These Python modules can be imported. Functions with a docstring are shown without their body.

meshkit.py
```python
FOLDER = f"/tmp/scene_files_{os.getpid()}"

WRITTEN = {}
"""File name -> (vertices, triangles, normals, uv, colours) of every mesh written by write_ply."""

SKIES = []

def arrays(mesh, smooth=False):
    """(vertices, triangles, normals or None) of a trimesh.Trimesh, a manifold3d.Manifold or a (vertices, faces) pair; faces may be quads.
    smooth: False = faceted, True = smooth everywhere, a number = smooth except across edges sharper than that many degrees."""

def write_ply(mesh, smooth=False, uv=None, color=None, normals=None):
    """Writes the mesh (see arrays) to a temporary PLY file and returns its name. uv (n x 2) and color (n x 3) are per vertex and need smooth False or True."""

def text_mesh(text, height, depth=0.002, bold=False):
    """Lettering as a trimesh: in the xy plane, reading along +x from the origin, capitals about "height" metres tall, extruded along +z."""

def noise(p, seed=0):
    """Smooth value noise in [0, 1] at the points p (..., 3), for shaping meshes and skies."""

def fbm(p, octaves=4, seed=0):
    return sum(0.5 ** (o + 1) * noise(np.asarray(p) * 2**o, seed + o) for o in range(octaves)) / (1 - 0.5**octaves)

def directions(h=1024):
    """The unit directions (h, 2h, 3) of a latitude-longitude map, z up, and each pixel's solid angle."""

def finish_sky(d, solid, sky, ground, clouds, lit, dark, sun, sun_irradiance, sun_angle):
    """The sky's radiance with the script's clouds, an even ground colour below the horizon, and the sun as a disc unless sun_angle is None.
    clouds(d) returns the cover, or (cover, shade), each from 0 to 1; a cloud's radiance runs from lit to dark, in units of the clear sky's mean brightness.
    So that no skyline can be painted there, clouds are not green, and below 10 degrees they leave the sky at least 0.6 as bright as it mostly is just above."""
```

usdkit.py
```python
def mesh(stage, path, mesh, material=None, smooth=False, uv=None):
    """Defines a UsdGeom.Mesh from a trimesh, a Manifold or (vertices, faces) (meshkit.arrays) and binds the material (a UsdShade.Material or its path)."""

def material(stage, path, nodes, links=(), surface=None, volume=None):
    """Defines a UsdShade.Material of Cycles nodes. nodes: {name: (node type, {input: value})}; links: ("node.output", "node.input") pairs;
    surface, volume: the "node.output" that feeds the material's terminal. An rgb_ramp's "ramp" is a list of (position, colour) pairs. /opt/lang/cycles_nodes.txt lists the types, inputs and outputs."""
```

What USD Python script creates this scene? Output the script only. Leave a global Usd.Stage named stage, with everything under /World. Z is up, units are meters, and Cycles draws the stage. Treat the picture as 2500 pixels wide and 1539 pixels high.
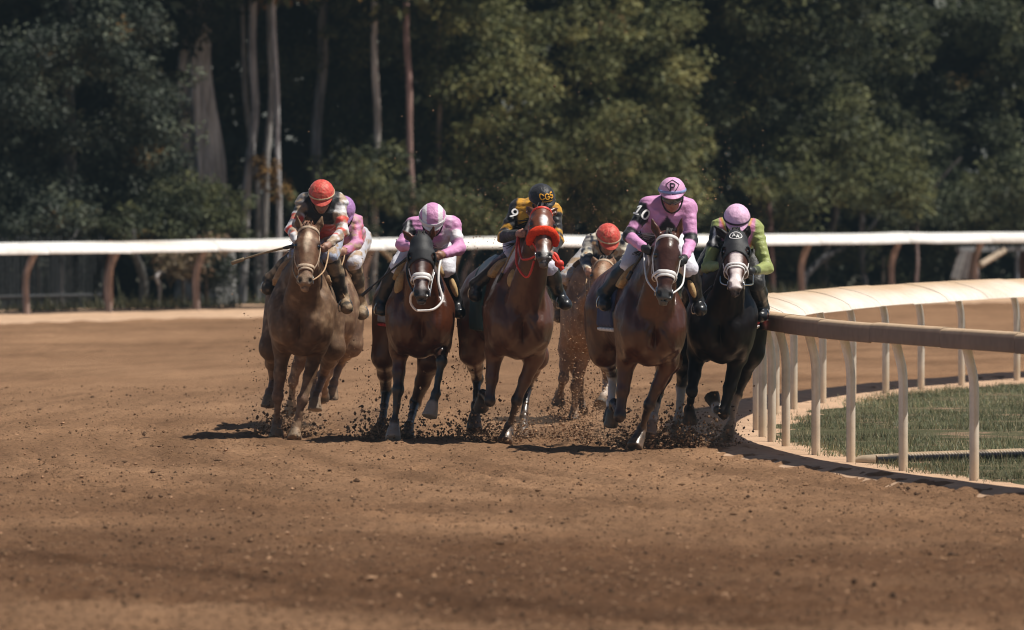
import math, random
import numpy as np
import trimesh
from scipy import sparse
from pxr import Usd, UsdGeom, UsdLux, UsdShade, Sdf, Gf, Vt
import usdkit, meshkit

stage = Usd.Stage.CreateInMemory()
UsdGeom.SetStageUpAxis(stage, "Z")
UsdGeom.SetStageMetersPerUnit(stage, 1.0)
UsdGeom.Xform.Define(stage, "/World")

# ------------------------------------------------------------------ camera
FPX, W0, H0, HCAM, YH = 27800.0, 2500.0, 1539.0, 2.4, 380.0      # 400 mm lens, eye 2.4 m above the track
PITCH = math.atan((H0 / 2 - YH) / FPX)
cam = UsdGeom.Camera.Define(stage, "/World/camera")
cam.CreateFocalLengthAttr(FPX / W0 * 36.0)
cam.CreateHorizontalApertureAttr(36.0)
cam.CreateVerticalApertureAttr(36.0 * H0 / W0)
cam.CreateClippingRangeAttr(Gf.Vec2f(1.0, 20000.0))
cam.CreateFStopAttr(5.0)
cam.CreateFocusDistanceAttr(94.0)
cam.AddTranslateOp().Set(Gf.Vec3d(0, 0, HCAM))
cam.AddRotateXOp().Set(90.0 - math.degrees(PITCH))
cam.CreateExposureAttr(0.18)

# ------------------------------------------------------------------ sky and sun
SUN = np.array([0.46, -0.06, 0.88]); SUN /= np.linalg.norm(SUN)
dome = UsdLux.DomeLight.Define(stage, "/World/sky")
dome.GetPrim().SetCustomDataByKey("kind", "structure")
UsdGeom.Scope.Define(stage, "/World/Looks")
sky_mat = usdkit.material(stage, "/World/Looks/sky_look", {
    "t": ("sky_texture", {"sky_type": "single_scattering", "sun_disc": False, "sun_elevation": math.asin(SUN[2]), "sun_rotation": math.atan2(SUN[0], SUN[1])}),
    "b": ("background_shader", {"strength": 0.05})}, [("t.color", "b.color")], surface="b.background")
UsdShade.MaterialBindingAPI.Apply(dome.GetPrim()).Bind(sky_mat)
sun = UsdLux.DistantLight.Define(stage, "/World/sun")
sun.CreateNormalizeAttr(True)
sun.CreateIntensityAttr(1.25)
sun.CreateAngleAttr(0.53)
sun.CreateColorAttr(Gf.Vec3f(1.0, 0.94, 0.85))
_z = SUN
_x = np.cross([0, 0, 1.0], _z); _x /= np.linalg.norm(_x)
_y = np.cross(_z, _x)
sun.AddTransformOp().Set(Gf.Matrix4d(*_x, 0, *_y, 0, *_z, 0, 0, 0, 50, 1))

CF = np.array([0, math.cos(PITCH), -math.sin(PITCH)])
CU = np.array([0, math.sin(PITCH), math.cos(PITCH)])
def P(px, py, D):
    """The point of the place at depth D (metres along y) that lies on the sight line of a spot of the photograph: how the survey of the place was made."""
    r = CF * FPX + CU * (H0 / 2 - py) + np.array([px - W0 / 2, 0, 0])
    return np.array([0, 0, HCAM]) + r * (D / r[1])
def G(px, D):
    p = P(px, 800, D); return np.array([p[0], D, 0.0])
def unit(v):
    v = np.asarray(v, float); return v / (np.linalg.norm(v) + 1e-12)

# ------------------------------------------------------------------ prims, names, custom data
_count = {}
def path_of(name, parent=None):
    base = parent if parent else "/World"
    k = (base, name); n = _count.get(k, 0); _count[k] = n + 1
    return f"{base}/{name}" if n == 0 else f"{base}/{name}_{n:03d}"
def pathstr(parent):
    if parent is None: return None
    return parent if isinstance(parent, str) else str(parent.GetPath())
def data(prim, label=None, cat=None, group=None, kind=None):
    for k, v in (("label", label), ("category", cat), ("group", group), ("kind", kind)):
        if v: prim.SetCustomDataByKey(k, v)
    return prim
def thing(name, label, cat, group=None, loc=(0, 0, 0)):
    x = UsdGeom.Xform.Define(stage, path_of(name))
    if any(loc): x.AddTranslateOp().Set(Gf.Vec3d(*map(float, loc)))
    return data(x.GetPrim(), label, cat, group)
def obj(name, mesh, mat, parent=None, smooth=True, col=None, label=None, cat=None, group=None, kind=None, origin=None):
    """One Mesh prim. col: per-vertex linear RGB -> primvar 'tint'. mesh vertices are world coordinates; origin: where the parent Xform stands."""
    v, f = (np.asarray(mesh[0], float), np.asarray(mesh[1], int)) if isinstance(mesh, tuple) else meshkit.arrays(mesh)[:2]
    used = np.unique(f)
    if len(used) < len(v):                                   # drop points that no face uses
        new = np.full(len(v), -1); new[used] = np.arange(len(used)); v, f = v[used], new[f]
        if col is not None: col = np.asarray(col)[used]
    v, f, n = meshkit.arrays((v, f), smooth)
    if origin is not None: v = v - np.asarray(origin)
    m = usdkit.mesh(stage, path_of(name, pathstr(parent)), (v, f), LOOK[mat] if isinstance(mat, str) else mat)
    if n is not None:
        m.CreateNormalsAttr(Vt.Vec3fArray.FromNumpy(n.astype(np.float32))); m.SetNormalsInterpolation("vertex")
    if col is not None:
        UsdGeom.PrimvarsAPI(m).CreatePrimvar("tint", Sdf.ValueTypeNames.Color3fArray, "vertex").Set(Vt.Vec3fArray.FromNumpy(np.asarray(col, np.float32)))
    return data(m.GetPrim(), label, cat, group, kind)

# ------------------------------------------------------------------ materials
LOOK = {}
def flat(name, color, rough=0.6, noise=0.25, scale=18.0, bump=0.0, bscale=120.0, spec=0.4, metallic=0.0, coat=0.0):
    c = np.asarray(color, float)
    nodes = {"g": ("geometry", {}), "n": ("noise_texture", {"scale": scale, "detail": 4.0, "roughness": 0.6}),
             "r": ("rgb_ramp", {"ramp": [(0.25, tuple(c * (1 - noise))), (0.75, tuple(np.minimum(c * (1 + noise), 0.95)))]}),
             "p": ("principled_bsdf", {"roughness": rough, "specular_ior_level": spec, "metallic": metallic, "coat_weight": coat})}
    links = [("g.position", "n.vector"), ("n.fac", "r.fac"), ("r.color", "p.base_color")]
    if bump:
        nodes["bn"] = ("noise_texture", {"scale": bscale, "detail": 3.0}); nodes["b"] = ("bump", {"strength": bump, "distance": 0.01})
        links += [("g.position", "bn.vector"), ("bn.fac", "b.height"), ("b.normal", "p.normal")]
    LOOK[name] = usdkit.material(stage, "/World/Looks/" + name, nodes, links, surface="p.BSDF")
def tinted(name, rough=0.5, noise=0.2, scale=30.0, bump=0.0, bscale=150.0, bdist=0.004, spec=0.4, sheen=0.0, translucent=0.0, coat=0.0, stretch=None):
    """Material whose colour comes from the mesh's 'tint' primvar, varied by noise."""
    nodes = {"g": ("geometry", {}), "a": ("attribute", {"attribute": "tint"}),
             "n": ("noise_texture", {"scale": scale, "detail": 4.0, "roughness": 0.65}),
             "r": ("rgb_ramp", {"ramp": [(0.25, (1 - noise,) * 3), (0.75, (1 + noise,) * 3)]}),
             "m": ("mix_color", {"blend_type": "multiply", "fac": 1.0, "use_clamp": False}),
             "p": ("principled_bsdf", {"roughness": rough, "specular_ior_level": spec, "sheen_weight": sheen, "coat_weight": coat, "coat_roughness": 0.25})}
    pos = "g.position"
    if stretch: nodes["st"] = ("mapping", {"scale": stretch}); pos = "st.vector"
    links = [(pos, "n.vector"), ("n.fac", "r.fac"), ("a.color", "m.a"), ("r.color", "m.b"), ("m.result", "p.base_color")] + ([("g.position", "st.vector")] if stretch else [])
    out = "p.BSDF"
    if bump:
        nodes["bn"] = ("noise_texture", {"scale": bscale, "detail": 4.0}); nodes["b"] = ("bump", {"strength": bump, "distance": bdist})
        links += [(pos, "bn.vector"), ("bn.fac", "b.height"), ("b.normal", "p.normal")]
    if translucent:
        nodes["tr"] = ("translucent_bsdf", {}); nodes["mx"] = ("mix_closure", {"fac": translucent})
        links += [("m.result", "tr.color"), ("p.BSDF", "mx.closure1"), ("tr.BSDF", "mx.closure2")]
        out = "mx.closure"
    LOOK[name] = usdkit.material(stage, "/World/Looks/" + name, nodes, links, surface=out)

tinted("coat", rough=0.32, noise=0.16, scale=9.0, bump=0.35, bscale=32.0, bdist=0.010, spec=0.5)
tinted("black_coat", rough=0.45, noise=0.16, scale=9.0, bump=0.3, bscale=32.0, bdist=0.010, spec=0.22)
tinted("dusty_coat", rough=0.62, noise=0.32, scale=22.0, bump=0.35, bscale=80.0, bdist=0.01, spec=0.3)
tinted("silks", rough=0.5, noise=0.07, scale=25.0, bump=0.45, bscale=26.0, bdist=0.018, spec=0.3, sheen=0.1)
tinted("skin", rough=0.5, noise=0.12, scale=60.0, spec=0.4)
tinted("leaf", rough=0.6, noise=0.25, scale=1.3, spec=0.2, translucent=0.22)
tinted("bark", rough=0.85, noise=0.75, scale=11.0, bump=0.9, bscale=16.0, bdist=0.05, spec=0.2, stretch=(1.6, 1.6, 0.14))
tinted("earth_lump", rough=0.95, noise=0.3, scale=40.0, spec=0.1)
tinted("grass_blade", rough=0.55, noise=0.35, scale=2.2, spec=0.25, translucent=0.25)
tinted("rail_paint", rough=0.33, noise=0.16, scale=7.0, bump=0.1, bscale=60.0, spec=0.4)
tinted("rail_cover", rough=0.75, noise=0.16, scale=7.0, bump=0.15, bscale=60.0, spec=0.12)
tinted("timber", rough=0.85, noise=0.35, scale=10.0, bump=0.5, bscale=25.0, bdist=0.02, spec=0.2)
flat("white_leather", (0.74, 0.73, 0.72), 0.45, 0.12, 40)
flat("tan_leather", (0.42, 0.27, 0.15), 0.6, 0.3, 40)
flat("muddy_white_leather", (0.5, 0.38, 0.27), 0.7, 0.35, 60)
flat("black_leather", (0.018, 0.018, 0.02), 0.35, 0.3, 40, spec=0.5)
flat("black_cloth", (0.02, 0.021, 0.024), 0.6, 0.25, 60, 0.2, 200)
flat("red_leather", (0.62, 0.045, 0.025), 0.5, 0.2, 40)
flat("red_fleece", (0.72, 0.055, 0.02), 0.95, 0.35, 90, 1.0, 160, spec=0.1)
flat("buff_pad", (0.40, 0.27, 0.13), 0.8, 0.3, 35, 0.4, 120, spec=0.2)
flat("steel", (0.6, 0.6, 0.6), 0.25, 0.1, 30, metallic=1.0)
flat("goggle_lens", (0.035, 0.05, 0.055), 0.12, 0.2, 30, spec=0.7, coat=1.0)
flat("eye_ball", (0.006, 0.004, 0.003), 0.08, 0.1, 30, spec=0.7, coat=1.0)
flat("horse_hair", (0.02, 0.016, 0.014), 0.5, 0.4, 30)
flat("horse_hair_red", (0.16, 0.07, 0.035), 0.5, 0.4, 30)
flat("horse_hair_grey", (0.07, 0.06, 0.055), 0.6, 0.4, 30)
flat("white_print", (0.8, 0.8, 0.79), 0.6, 0.06, 60)
flat("gold_print", (0.75, 0.36, 0.02), 0.5, 0.1, 60)
flat("dark_print", (0.03, 0.012, 0.03), 0.6, 0.1, 60)
flat("grey_felt", (0.20, 0.22, 0.245), 0.85, 0.25, 30)
flat("white_felt", (0.6, 0.6, 0.62), 0.8, 0.15, 30)
flat("navy_felt", (0.022, 0.027, 0.07), 0.7, 0.3, 30)
flat("green_felt", (0.025, 0.06, 0.06), 0.85, 0.3, 30)
flat("red_felt", (0.42, 0.02, 0.02), 0.7, 0.3, 30)
flat("brown_felt", (0.13, 0.08, 0.045), 0.85, 0.3, 30)
flat("whip_black", (0.02, 0.02, 0.022), 0.4, 0.2, 60)
flat("whip_muddy", (0.24, 0.18, 0.11), 0.8, 0.35, 60)
flat("black_plastic", (0.012, 0.012, 0.013), 0.45, 0.3, 60)
flat("dust_cap", (0.38, 0.28, 0.19), 0.95, 0.25, 60)
# ------------------------------------------------------------------ blended-shape modeller (signed distances -> one skin)
def smin(a, b, k):
    h = np.clip(0.5 + 0.5 * (a - b) / k, 0, 1)
    return a + (b - a) * h - k * h * (1 - h)
class Shape:
    def __init__(self): self.prims = []
    def cone(self, a, b, ra, rb, k=0.03, tag="", squash=None):
        """Tapered limb from a to b. squash=(axis, factor) widens (factor > 1) it along that axis."""
        a, b = np.asarray(a, float), np.asarray(b, float); ab = b - a; L2 = max(ab @ ab, 1e-9)
        ax, fc = (unit(squash[0]), squash[1]) if squash else (None, 1.0)
        def d(p):
            q = p - a
            if ax is not None:
                c = q @ ax; q = q - (c * (1 - 1 / fc))[..., None] * ax
            t = np.clip((q @ (ab if ax is None else ab - (ab @ ax) * (1 - 1 / fc) * ax)) / (L2 if ax is None else max(((ab - (ab @ ax) * (1 - 1 / fc) * ax) ** 2).sum(), 1e-9)), 0, 1)
            abq = ab if ax is None else ab - (ab @ ax) * (1 - 1 / fc) * ax
            return np.linalg.norm(q - t[..., None] * abq, axis=-1) - (ra + (rb - ra) * t)
        r = max(ra, rb) * max(fc, 1)
        self.prims.append(dict(d=d, lo=np.minimum(a, b) - r, hi=np.maximum(a, b) + r, k=k, tag=tag, op=1)); return self
    def ell(self, c, r, k=0.03, tag="", rot=None, op=1):
        """Ellipsoid with half-axes r along the rows of rot."""
        c, r = np.asarray(c, float), np.asarray(r, float); R = np.eye(3) if rot is None else np.asarray(rot, float)
        def d(p):
            q = (p - c) @ R.T; k0 = np.linalg.norm(q / r, axis=-1); k1 = np.linalg.norm(q / (r * r), axis=-1)
            return k0 * (k0 - 1) / np.maximum(k1, 1e-9)
        e = np.sqrt(((R * r[:, None]) ** 2).sum(0))
        self.prims.append(dict(d=d, lo=c - e, hi=c + e, k=k, tag=tag, op=op)); return self
    def hoof(self, a, b, ra, rb, tag="hoof", k=0.008):
        a, b = np.asarray(a, float), np.asarray(b, float); ab = unit(b - a); L = np.linalg.norm(b - a)
        def d(p):
            q = p - a; t = q @ ab; rad = np.linalg.norm(q - t[..., None] * ab, axis=-1)
            return np.maximum(np.maximum(rad - (ra + (rb - ra) * np.clip(t / L, -0.3, 1)), t - L), -t - 0.02)
        self.prims.append(dict(d=d, lo=np.minimum(a, b) - rb - 0.02, hi=np.maximum(a, b) + rb + 0.02, k=k, tag=tag, op=1)); return self
    def cut(self, c, r, k=0.01, rot=None): return self.ell(c, r, k, "cut", rot, -1)
    def eval(self, p):
        p = np.asarray(p, float); sh = p.shape[:-1]; q = p.reshape(-1, 3); acc = np.full(len(q), 0.5)
        for s in self.prims:
            m = np.all((q > s["lo"] - 0.12) & (q < s["hi"] + 0.12), 1)
            if m.any():
                dv = s["d"](q[m]); acc[m] = smin(acc[m], dv, s["k"]) if s["op"] > 0 else -smin(-acc[m], dv, s["k"])
        return acc.reshape(sh)
    def grid(self, h, lo=None, hi=None, pad=0.03):
        plus = [s for s in self.prims if s["op"] > 0]
        lo = np.min([s["lo"] for s in plus], 0) - pad if lo is None else np.asarray(lo, float)
        hi = np.max([s["hi"] for s in plus], 0) + pad if hi is None else np.asarray(hi, float)
        n = np.ceil((hi - lo) / h).astype(int) + 1; ax = [lo[i] + h * np.arange(n[i]) for i in range(3)]
        acc = np.full(n, 0.2)
        for s in self.prims:
            m = s["k"] + pad + 2 * h
            i0 = np.maximum(np.floor((s["lo"] - m - lo) / h).astype(int), 0); i1 = np.minimum(np.ceil((s["hi"] + m - lo) / h).astype(int) + 1, n)
            if (i1 <= i0).any(): continue
            sl = tuple(slice(a, b) for a, b in zip(i0, i1))
            g = np.stack(np.meshgrid(*[ax[i][sl[i]] for i in range(3)], indexing="ij"), -1)
            dv = s["d"](g); acc[sl] = smin(acc[sl], dv, s["k"]) if s["op"] > 0 else -smin(-acc[sl], dv, s["k"])
        return acc, lo, ax
    def tags(self, p):
        best, out = np.full(len(p), 1e9), np.zeros(len(p), int)
        for i, s in enumerate(self.prims):
            if s["op"] < 0: continue
            m = np.all((p > s["lo"] - 0.06) & (p < s["hi"] + 0.06), 1)
            if m.any():
                dv = s["d"](p[m]); idx = np.nonzero(m)[0]; w = dv < best[idx]; best[idx[w]] = dv[w]; out[idx[w]] = i
        return np.array([s["tag"] for s in self.prims])[out]
_E = [((0,0,0),(1,0,0)),((0,1,0),(1,1,0)),((0,0,1),(1,0,1)),((0,1,1),(1,1,1)),((0,0,0),(0,1,0)),((1,0,0),(1,1,0)),((0,0,1),(0,1,1)),((1,0,1),(1,1,1)),((0,0,0),(0,0,1)),((1,0,0),(1,0,1)),((0,1,0),(0,1,1)),((1,1,0),(1,1,1))]
def surface_net(F, lo, h):
    F = F.copy(); F[[0, -1]] = np.maximum(F[[0, -1]], h); F[:, [0, -1]] = np.maximum(F[:, [0, -1]], h); F[:, :, [0, -1]] = np.maximum(F[:, :, [0, -1]], h)
    S = F < 0; n = np.array(F.shape)
    c = np.zeros(n - 1, np.int8)
    for o in np.ndindex(2, 2, 2): c += S[o[0]:n[0]-1+o[0], o[1]:n[1]-1+o[1], o[2]:n[2]-1+o[2]]
    cells = np.argwhere((c > 0) & (c < 8)); idx = np.full(n - 1, -1, np.int64); idx[tuple(cells.T)] = np.arange(len(cells))
    val = {o: F[tuple((cells + o).T)] for o in np.ndindex(2, 2, 2)}
    acc, cnt = np.zeros((len(cells), 3)), np.zeros(len(cells))
    for a, b in _E:
        va, vb = val[a], val[b]; m = (va < 0) != (vb < 0); t = va[m] / (va[m] - vb[m])
        acc[m] += np.array(a) + t[:, None] * (np.array(b) - np.array(a)); cnt[m] += 1
    V = lo + h * (cells + acc / cnt[:, None])
    quads = []
    for ax in range(3):
        u, w = (ax + 1) % 3, (ax + 2) % 3
        A = np.moveaxis(S, ax, 0)
        d = A[:-1] != A[1:]
        e = np.argwhere(np.moveaxis(d, 0, ax)); e = e[(e[:, u] > 0) & (e[:, w] > 0) & (e[:, u] < n[u] - 1) & (e[:, w] < n[w] - 1)]
        inside = S[tuple(e.T)]; U, Wv = np.eye(3, dtype=int)[u], np.eye(3, dtype=int)[w]
        q = np.stack([idx[tuple((e - U - Wv).T)], idx[tuple((e - Wv).T)], idx[tuple(e.T)], idx[tuple((e - U).T)]], 1)
        q[~inside] = q[~inside][:, ::-1]; quads.append(q)
    q = np.vstack(quads)
    return V, np.vstack([q[:, [0, 1, 2]], q[:, [0, 2, 3]]])
def adjacency(n, f):
    i = np.concatenate([f[:, 0], f[:, 1], f[:, 2], f[:, 1], f[:, 2], f[:, 0]]); j = np.concatenate([f[:, 1], f[:, 2], f[:, 0], f[:, 0], f[:, 1], f[:, 2]])
    M = sparse.csr_matrix((np.ones(len(i)), (i, j)), (n, n)); M.data[:] = 1
    return sparse.diags(1 / np.maximum(np.asarray(M.sum(1)).ravel(), 1)) @ M
def relax(v, f, n=2):
    M = adjacency(len(v), f)
    for _ in range(n):
        v = v + 0.5 * (M @ v - v); v = v - 0.52 * (M @ v - v)
    return v
def blur(col, f, n=2):
    M = adjacency(len(col), f)
    for _ in range(n): col = 0.4 * col + 0.6 * (M @ col)
    return col
def skin_of(shape, h, post=None, lo=None, hi=None, passes=2, pad=0.03):
    """Mesh of the shape. post(d, points) may offset or clip the distance field."""
    F, o, ax = shape.grid(h, lo, hi, pad)
    if post is not None:
        near = np.abs(F) < 0.12
        g = np.stack(np.meshgrid(*ax, indexing="ij"), -1)[near]
        F[near] = post(F[near], g)
    v, f = surface_net(F, o, h)
    return (relax(v, f, passes) if passes else v), f

# ------------------------------------------------------------------ small mesh builders
def tube(pts, r, sides=8, normals=None, flat_r=None, cap=True):
    """Swept tube; with normals and flat_r it is a flat strap (flat_r = half-thickness along the normals)."""
    p = np.asarray(pts, float); n = len(p); r = np.broadcast_to(r, n).astype(float)
    t = np.gradient(p, axis=0); t /= np.linalg.norm(t, axis=1, keepdims=True) + 1e-12
    if normals is None:
        a = np.zeros_like(p); ref = np.array([0.0, 0, 1]) if abs(t[0, 2]) < 0.9 else np.array([1.0, 0, 0])
        for i in range(n):
            ref = ref - (ref @ t[i]) * t[i]; ref /= np.linalg.norm(ref) + 1e-12; a[i] = ref
    else:
        a = np.asarray(normals, float); a = a - (a * t).sum(1, keepdims=True) * t; a /= np.linalg.norm(a, axis=1, keepdims=True) + 1e-12
    b = np.cross(t, a); ang = np.arange(sides) * 2 * np.pi / sides
    ra = r if flat_r is None else np.broadcast_to(flat_r, n)
    v = (p[:, None] + np.cos(ang)[None, :, None] * a[:, None] * ra[:, None, None] + np.sin(ang)[None, :, None] * b[:, None] * r[:, None, None]).reshape(-1, 3)
    f = []
    for i in range(n - 1):
        for j in range(sides):
            k = (j + 1) % sides; f += [(i * sides + j, i * sides + k, (i + 1) * sides + k), (i * sides + j, (i + 1) * sides + k, (i + 1) * sides + j)]
    if cap:
        for j in range(1, sides - 1): f += [(0, j + 1, j), ((n - 1) * sides, (n - 1) * sides + j, (n - 1) * sides + j + 1)]
    return v, np.array(f)
def join(parts):
    vs, fs, n = [], [], 0
    for v, f in parts: vs.append(v); fs.append(np.asarray(f) + n); n += len(v)
    return np.vstack(vs), np.vstack(fs)
def curve(pts, n):
    """Smooth curve through the points."""
    p = np.asarray(pts, float); t = np.r_[0, np.cumsum(np.linalg.norm(np.diff(p, axis=0), axis=1))]
    from scipy.interpolate import PchipInterpolator
    return PchipInterpolator(t, p, axis=0)(np.linspace(0, t[-1], n))
def box(c, size, rot=None, chamfer=0.0):
    m = trimesh.creation.box(size) if not chamfer else trimesh.convex.convex_hull(np.array([[sx * (size[0] / 2 - (chamfer if k != 0 else 0)), sy * (size[1] / 2 - (chamfer if k != 1 else 0)), sz * (size[2] / 2 - (chamfer if k != 2 else 0))] for sx in (-1, 1) for sy in (-1, 1) for sz in (-1, 1) for k in range(3)]))
    v = np.array(m.vertices)
    if rot is not None: v = v @ np.asarray(rot).T
    return v + np.asarray(c), np.array(m.faces)
def frame(z, x=None):
    z = unit(z); x = np.array([1.0, 0, 0]) if x is None else np.asarray(x, float); x = unit(x - (x @ z) * z); return np.stack([x, np.cross(z, x), z])
def ball(c, r, sub=2):
    m = trimesh.creation.icosphere(sub, 1.0); return np.array(m.vertices) * np.asarray(r) + np.asarray(c), np.array(m.faces)
def ring(c, axis, R, r, n=20, sides=6):
    F = frame(axis); a = np.linspace(0, 2 * np.pi, n, endpoint=False)
    p = np.asarray(c) + R * (np.cos(a)[:, None] * F[0] + np.sin(a)[:, None] * F[1])
    v, f = [], []
    for i in range(n):
        o = unit(p[i] - c)
        for j in range(sides):
            w = 2 * np.pi * j / sides; v.append(p[i] + r * (math.cos(w) * o + math.sin(w) * F[2]))
            i2, j2 = (i + 1) % n, (j + 1) % sides
            f += [(i * sides + j, i2 * sides + j, i2 * sides + j2), (i * sides + j, i2 * sides + j2, i * sides + j2)]
    return np.array(v), np.array(f)
def srgb(r, g, b): return tuple(np.where(np.array([r, g, b]) / 255 <= 0.04045, np.array([r, g, b]) / 255 / 12.92, ((np.array([r, g, b]) / 255 + 0.055) / 1.055) ** 2.4))
# ================================================================== the setting
flat("sandy_verge", (0.46, 0.31, 0.205), 0.95, 0.22, 4.0, 0.6, 60, spec=0.1)
flat("field_soil", (0.16, 0.115, 0.075), 0.95, 0.35, 1.5, 0.6, 40, spec=0.1)
flat("wood_floor", (0.045, 0.042, 0.028), 0.95, 0.45, 1.2, 0.6, 20, spec=0.1)
rng = np.random.default_rng(7)

g = [(-400, -100), (400, -100), (400, 800), (-400, 800)]
obj("ground", (np.array([[x, y, -0.25] for x, y in g], float), np.array([[0, 1, 2], [0, 2, 3]])), "wood_floor", smooth=False, kind="structure")
# thin bluish air between the camera and the wood
LOOK["air"] = usdkit.material(stage, "/World/Looks/air", {"v": ("principled_volume", {"color": (0.62, 0.86, 1.0), "density": 0.00011, "anisotropy": 0.0})}, [], volume="v.volume")
hz = trimesh.creation.box((820, 920, 16.0)); hz.apply_translation((0, 350, 6.6)); obj("haze", hz, "air", smooth=False, label="thin bluish air over the whole track", cat="haze", kind="stuff")

RPX, RD = np.array([79, 494, 904, 1250, 2500.0]), np.array([167.5, 172.4, 176.3, 179.0, 190.0])
_rp = np.polyfit(RPX, RD, 2)
def DR(px): return np.polyval(_rp, px)                      # depth of the outer rail along the sight line px

# ------------------------------------------------------------------ the inner rail's curve
POST = [(2370, 1183), (2221, 1158), (2090, 1136), (1992, 1118), (1917, 1098), (1870, 1085), (1846, 1073), (1832, 1057), (1858, 1041), (1899, 1018), (1951, 1005), (2014, 990), (2085, 978), (2161, 967), (2254, 957), (2353, 947), (2468, 935)]
pw = np.array([G(px, FPX * (HCAM + 0.06) / (py - YH))[:2] for px, py in POST])
A_ = np.c_[2 * pw, np.ones(len(pw))]; sol = np.linalg.lstsq(A_, (pw ** 2).sum(1), rcond=None)[0]
RC = sol[:2]; RR = math.sqrt(sol[2] + RC @ RC)
def rail_pt(phi, n, z):                                     # n: metres outwards (towards the track)
    return np.array([RC[0] + (RR + n) * math.cos(phi), RC[1] + (RR + n) * math.sin(phi), z])
PHI = [math.atan2(p[1] - RC[1], p[0] - RC[0]) % (2 * math.pi) for p in pw]      # falls along the list, near to far
STEP = abs(PHI[0] - PHI[-1]) / 16
PHI_ALL = [PHI[0] + STEP * k for k in (4, 3, 2, 1)] + PHI + [PHI[-1] - STEP * k for k in (1, 2, 3, 4, 5)]

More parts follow.
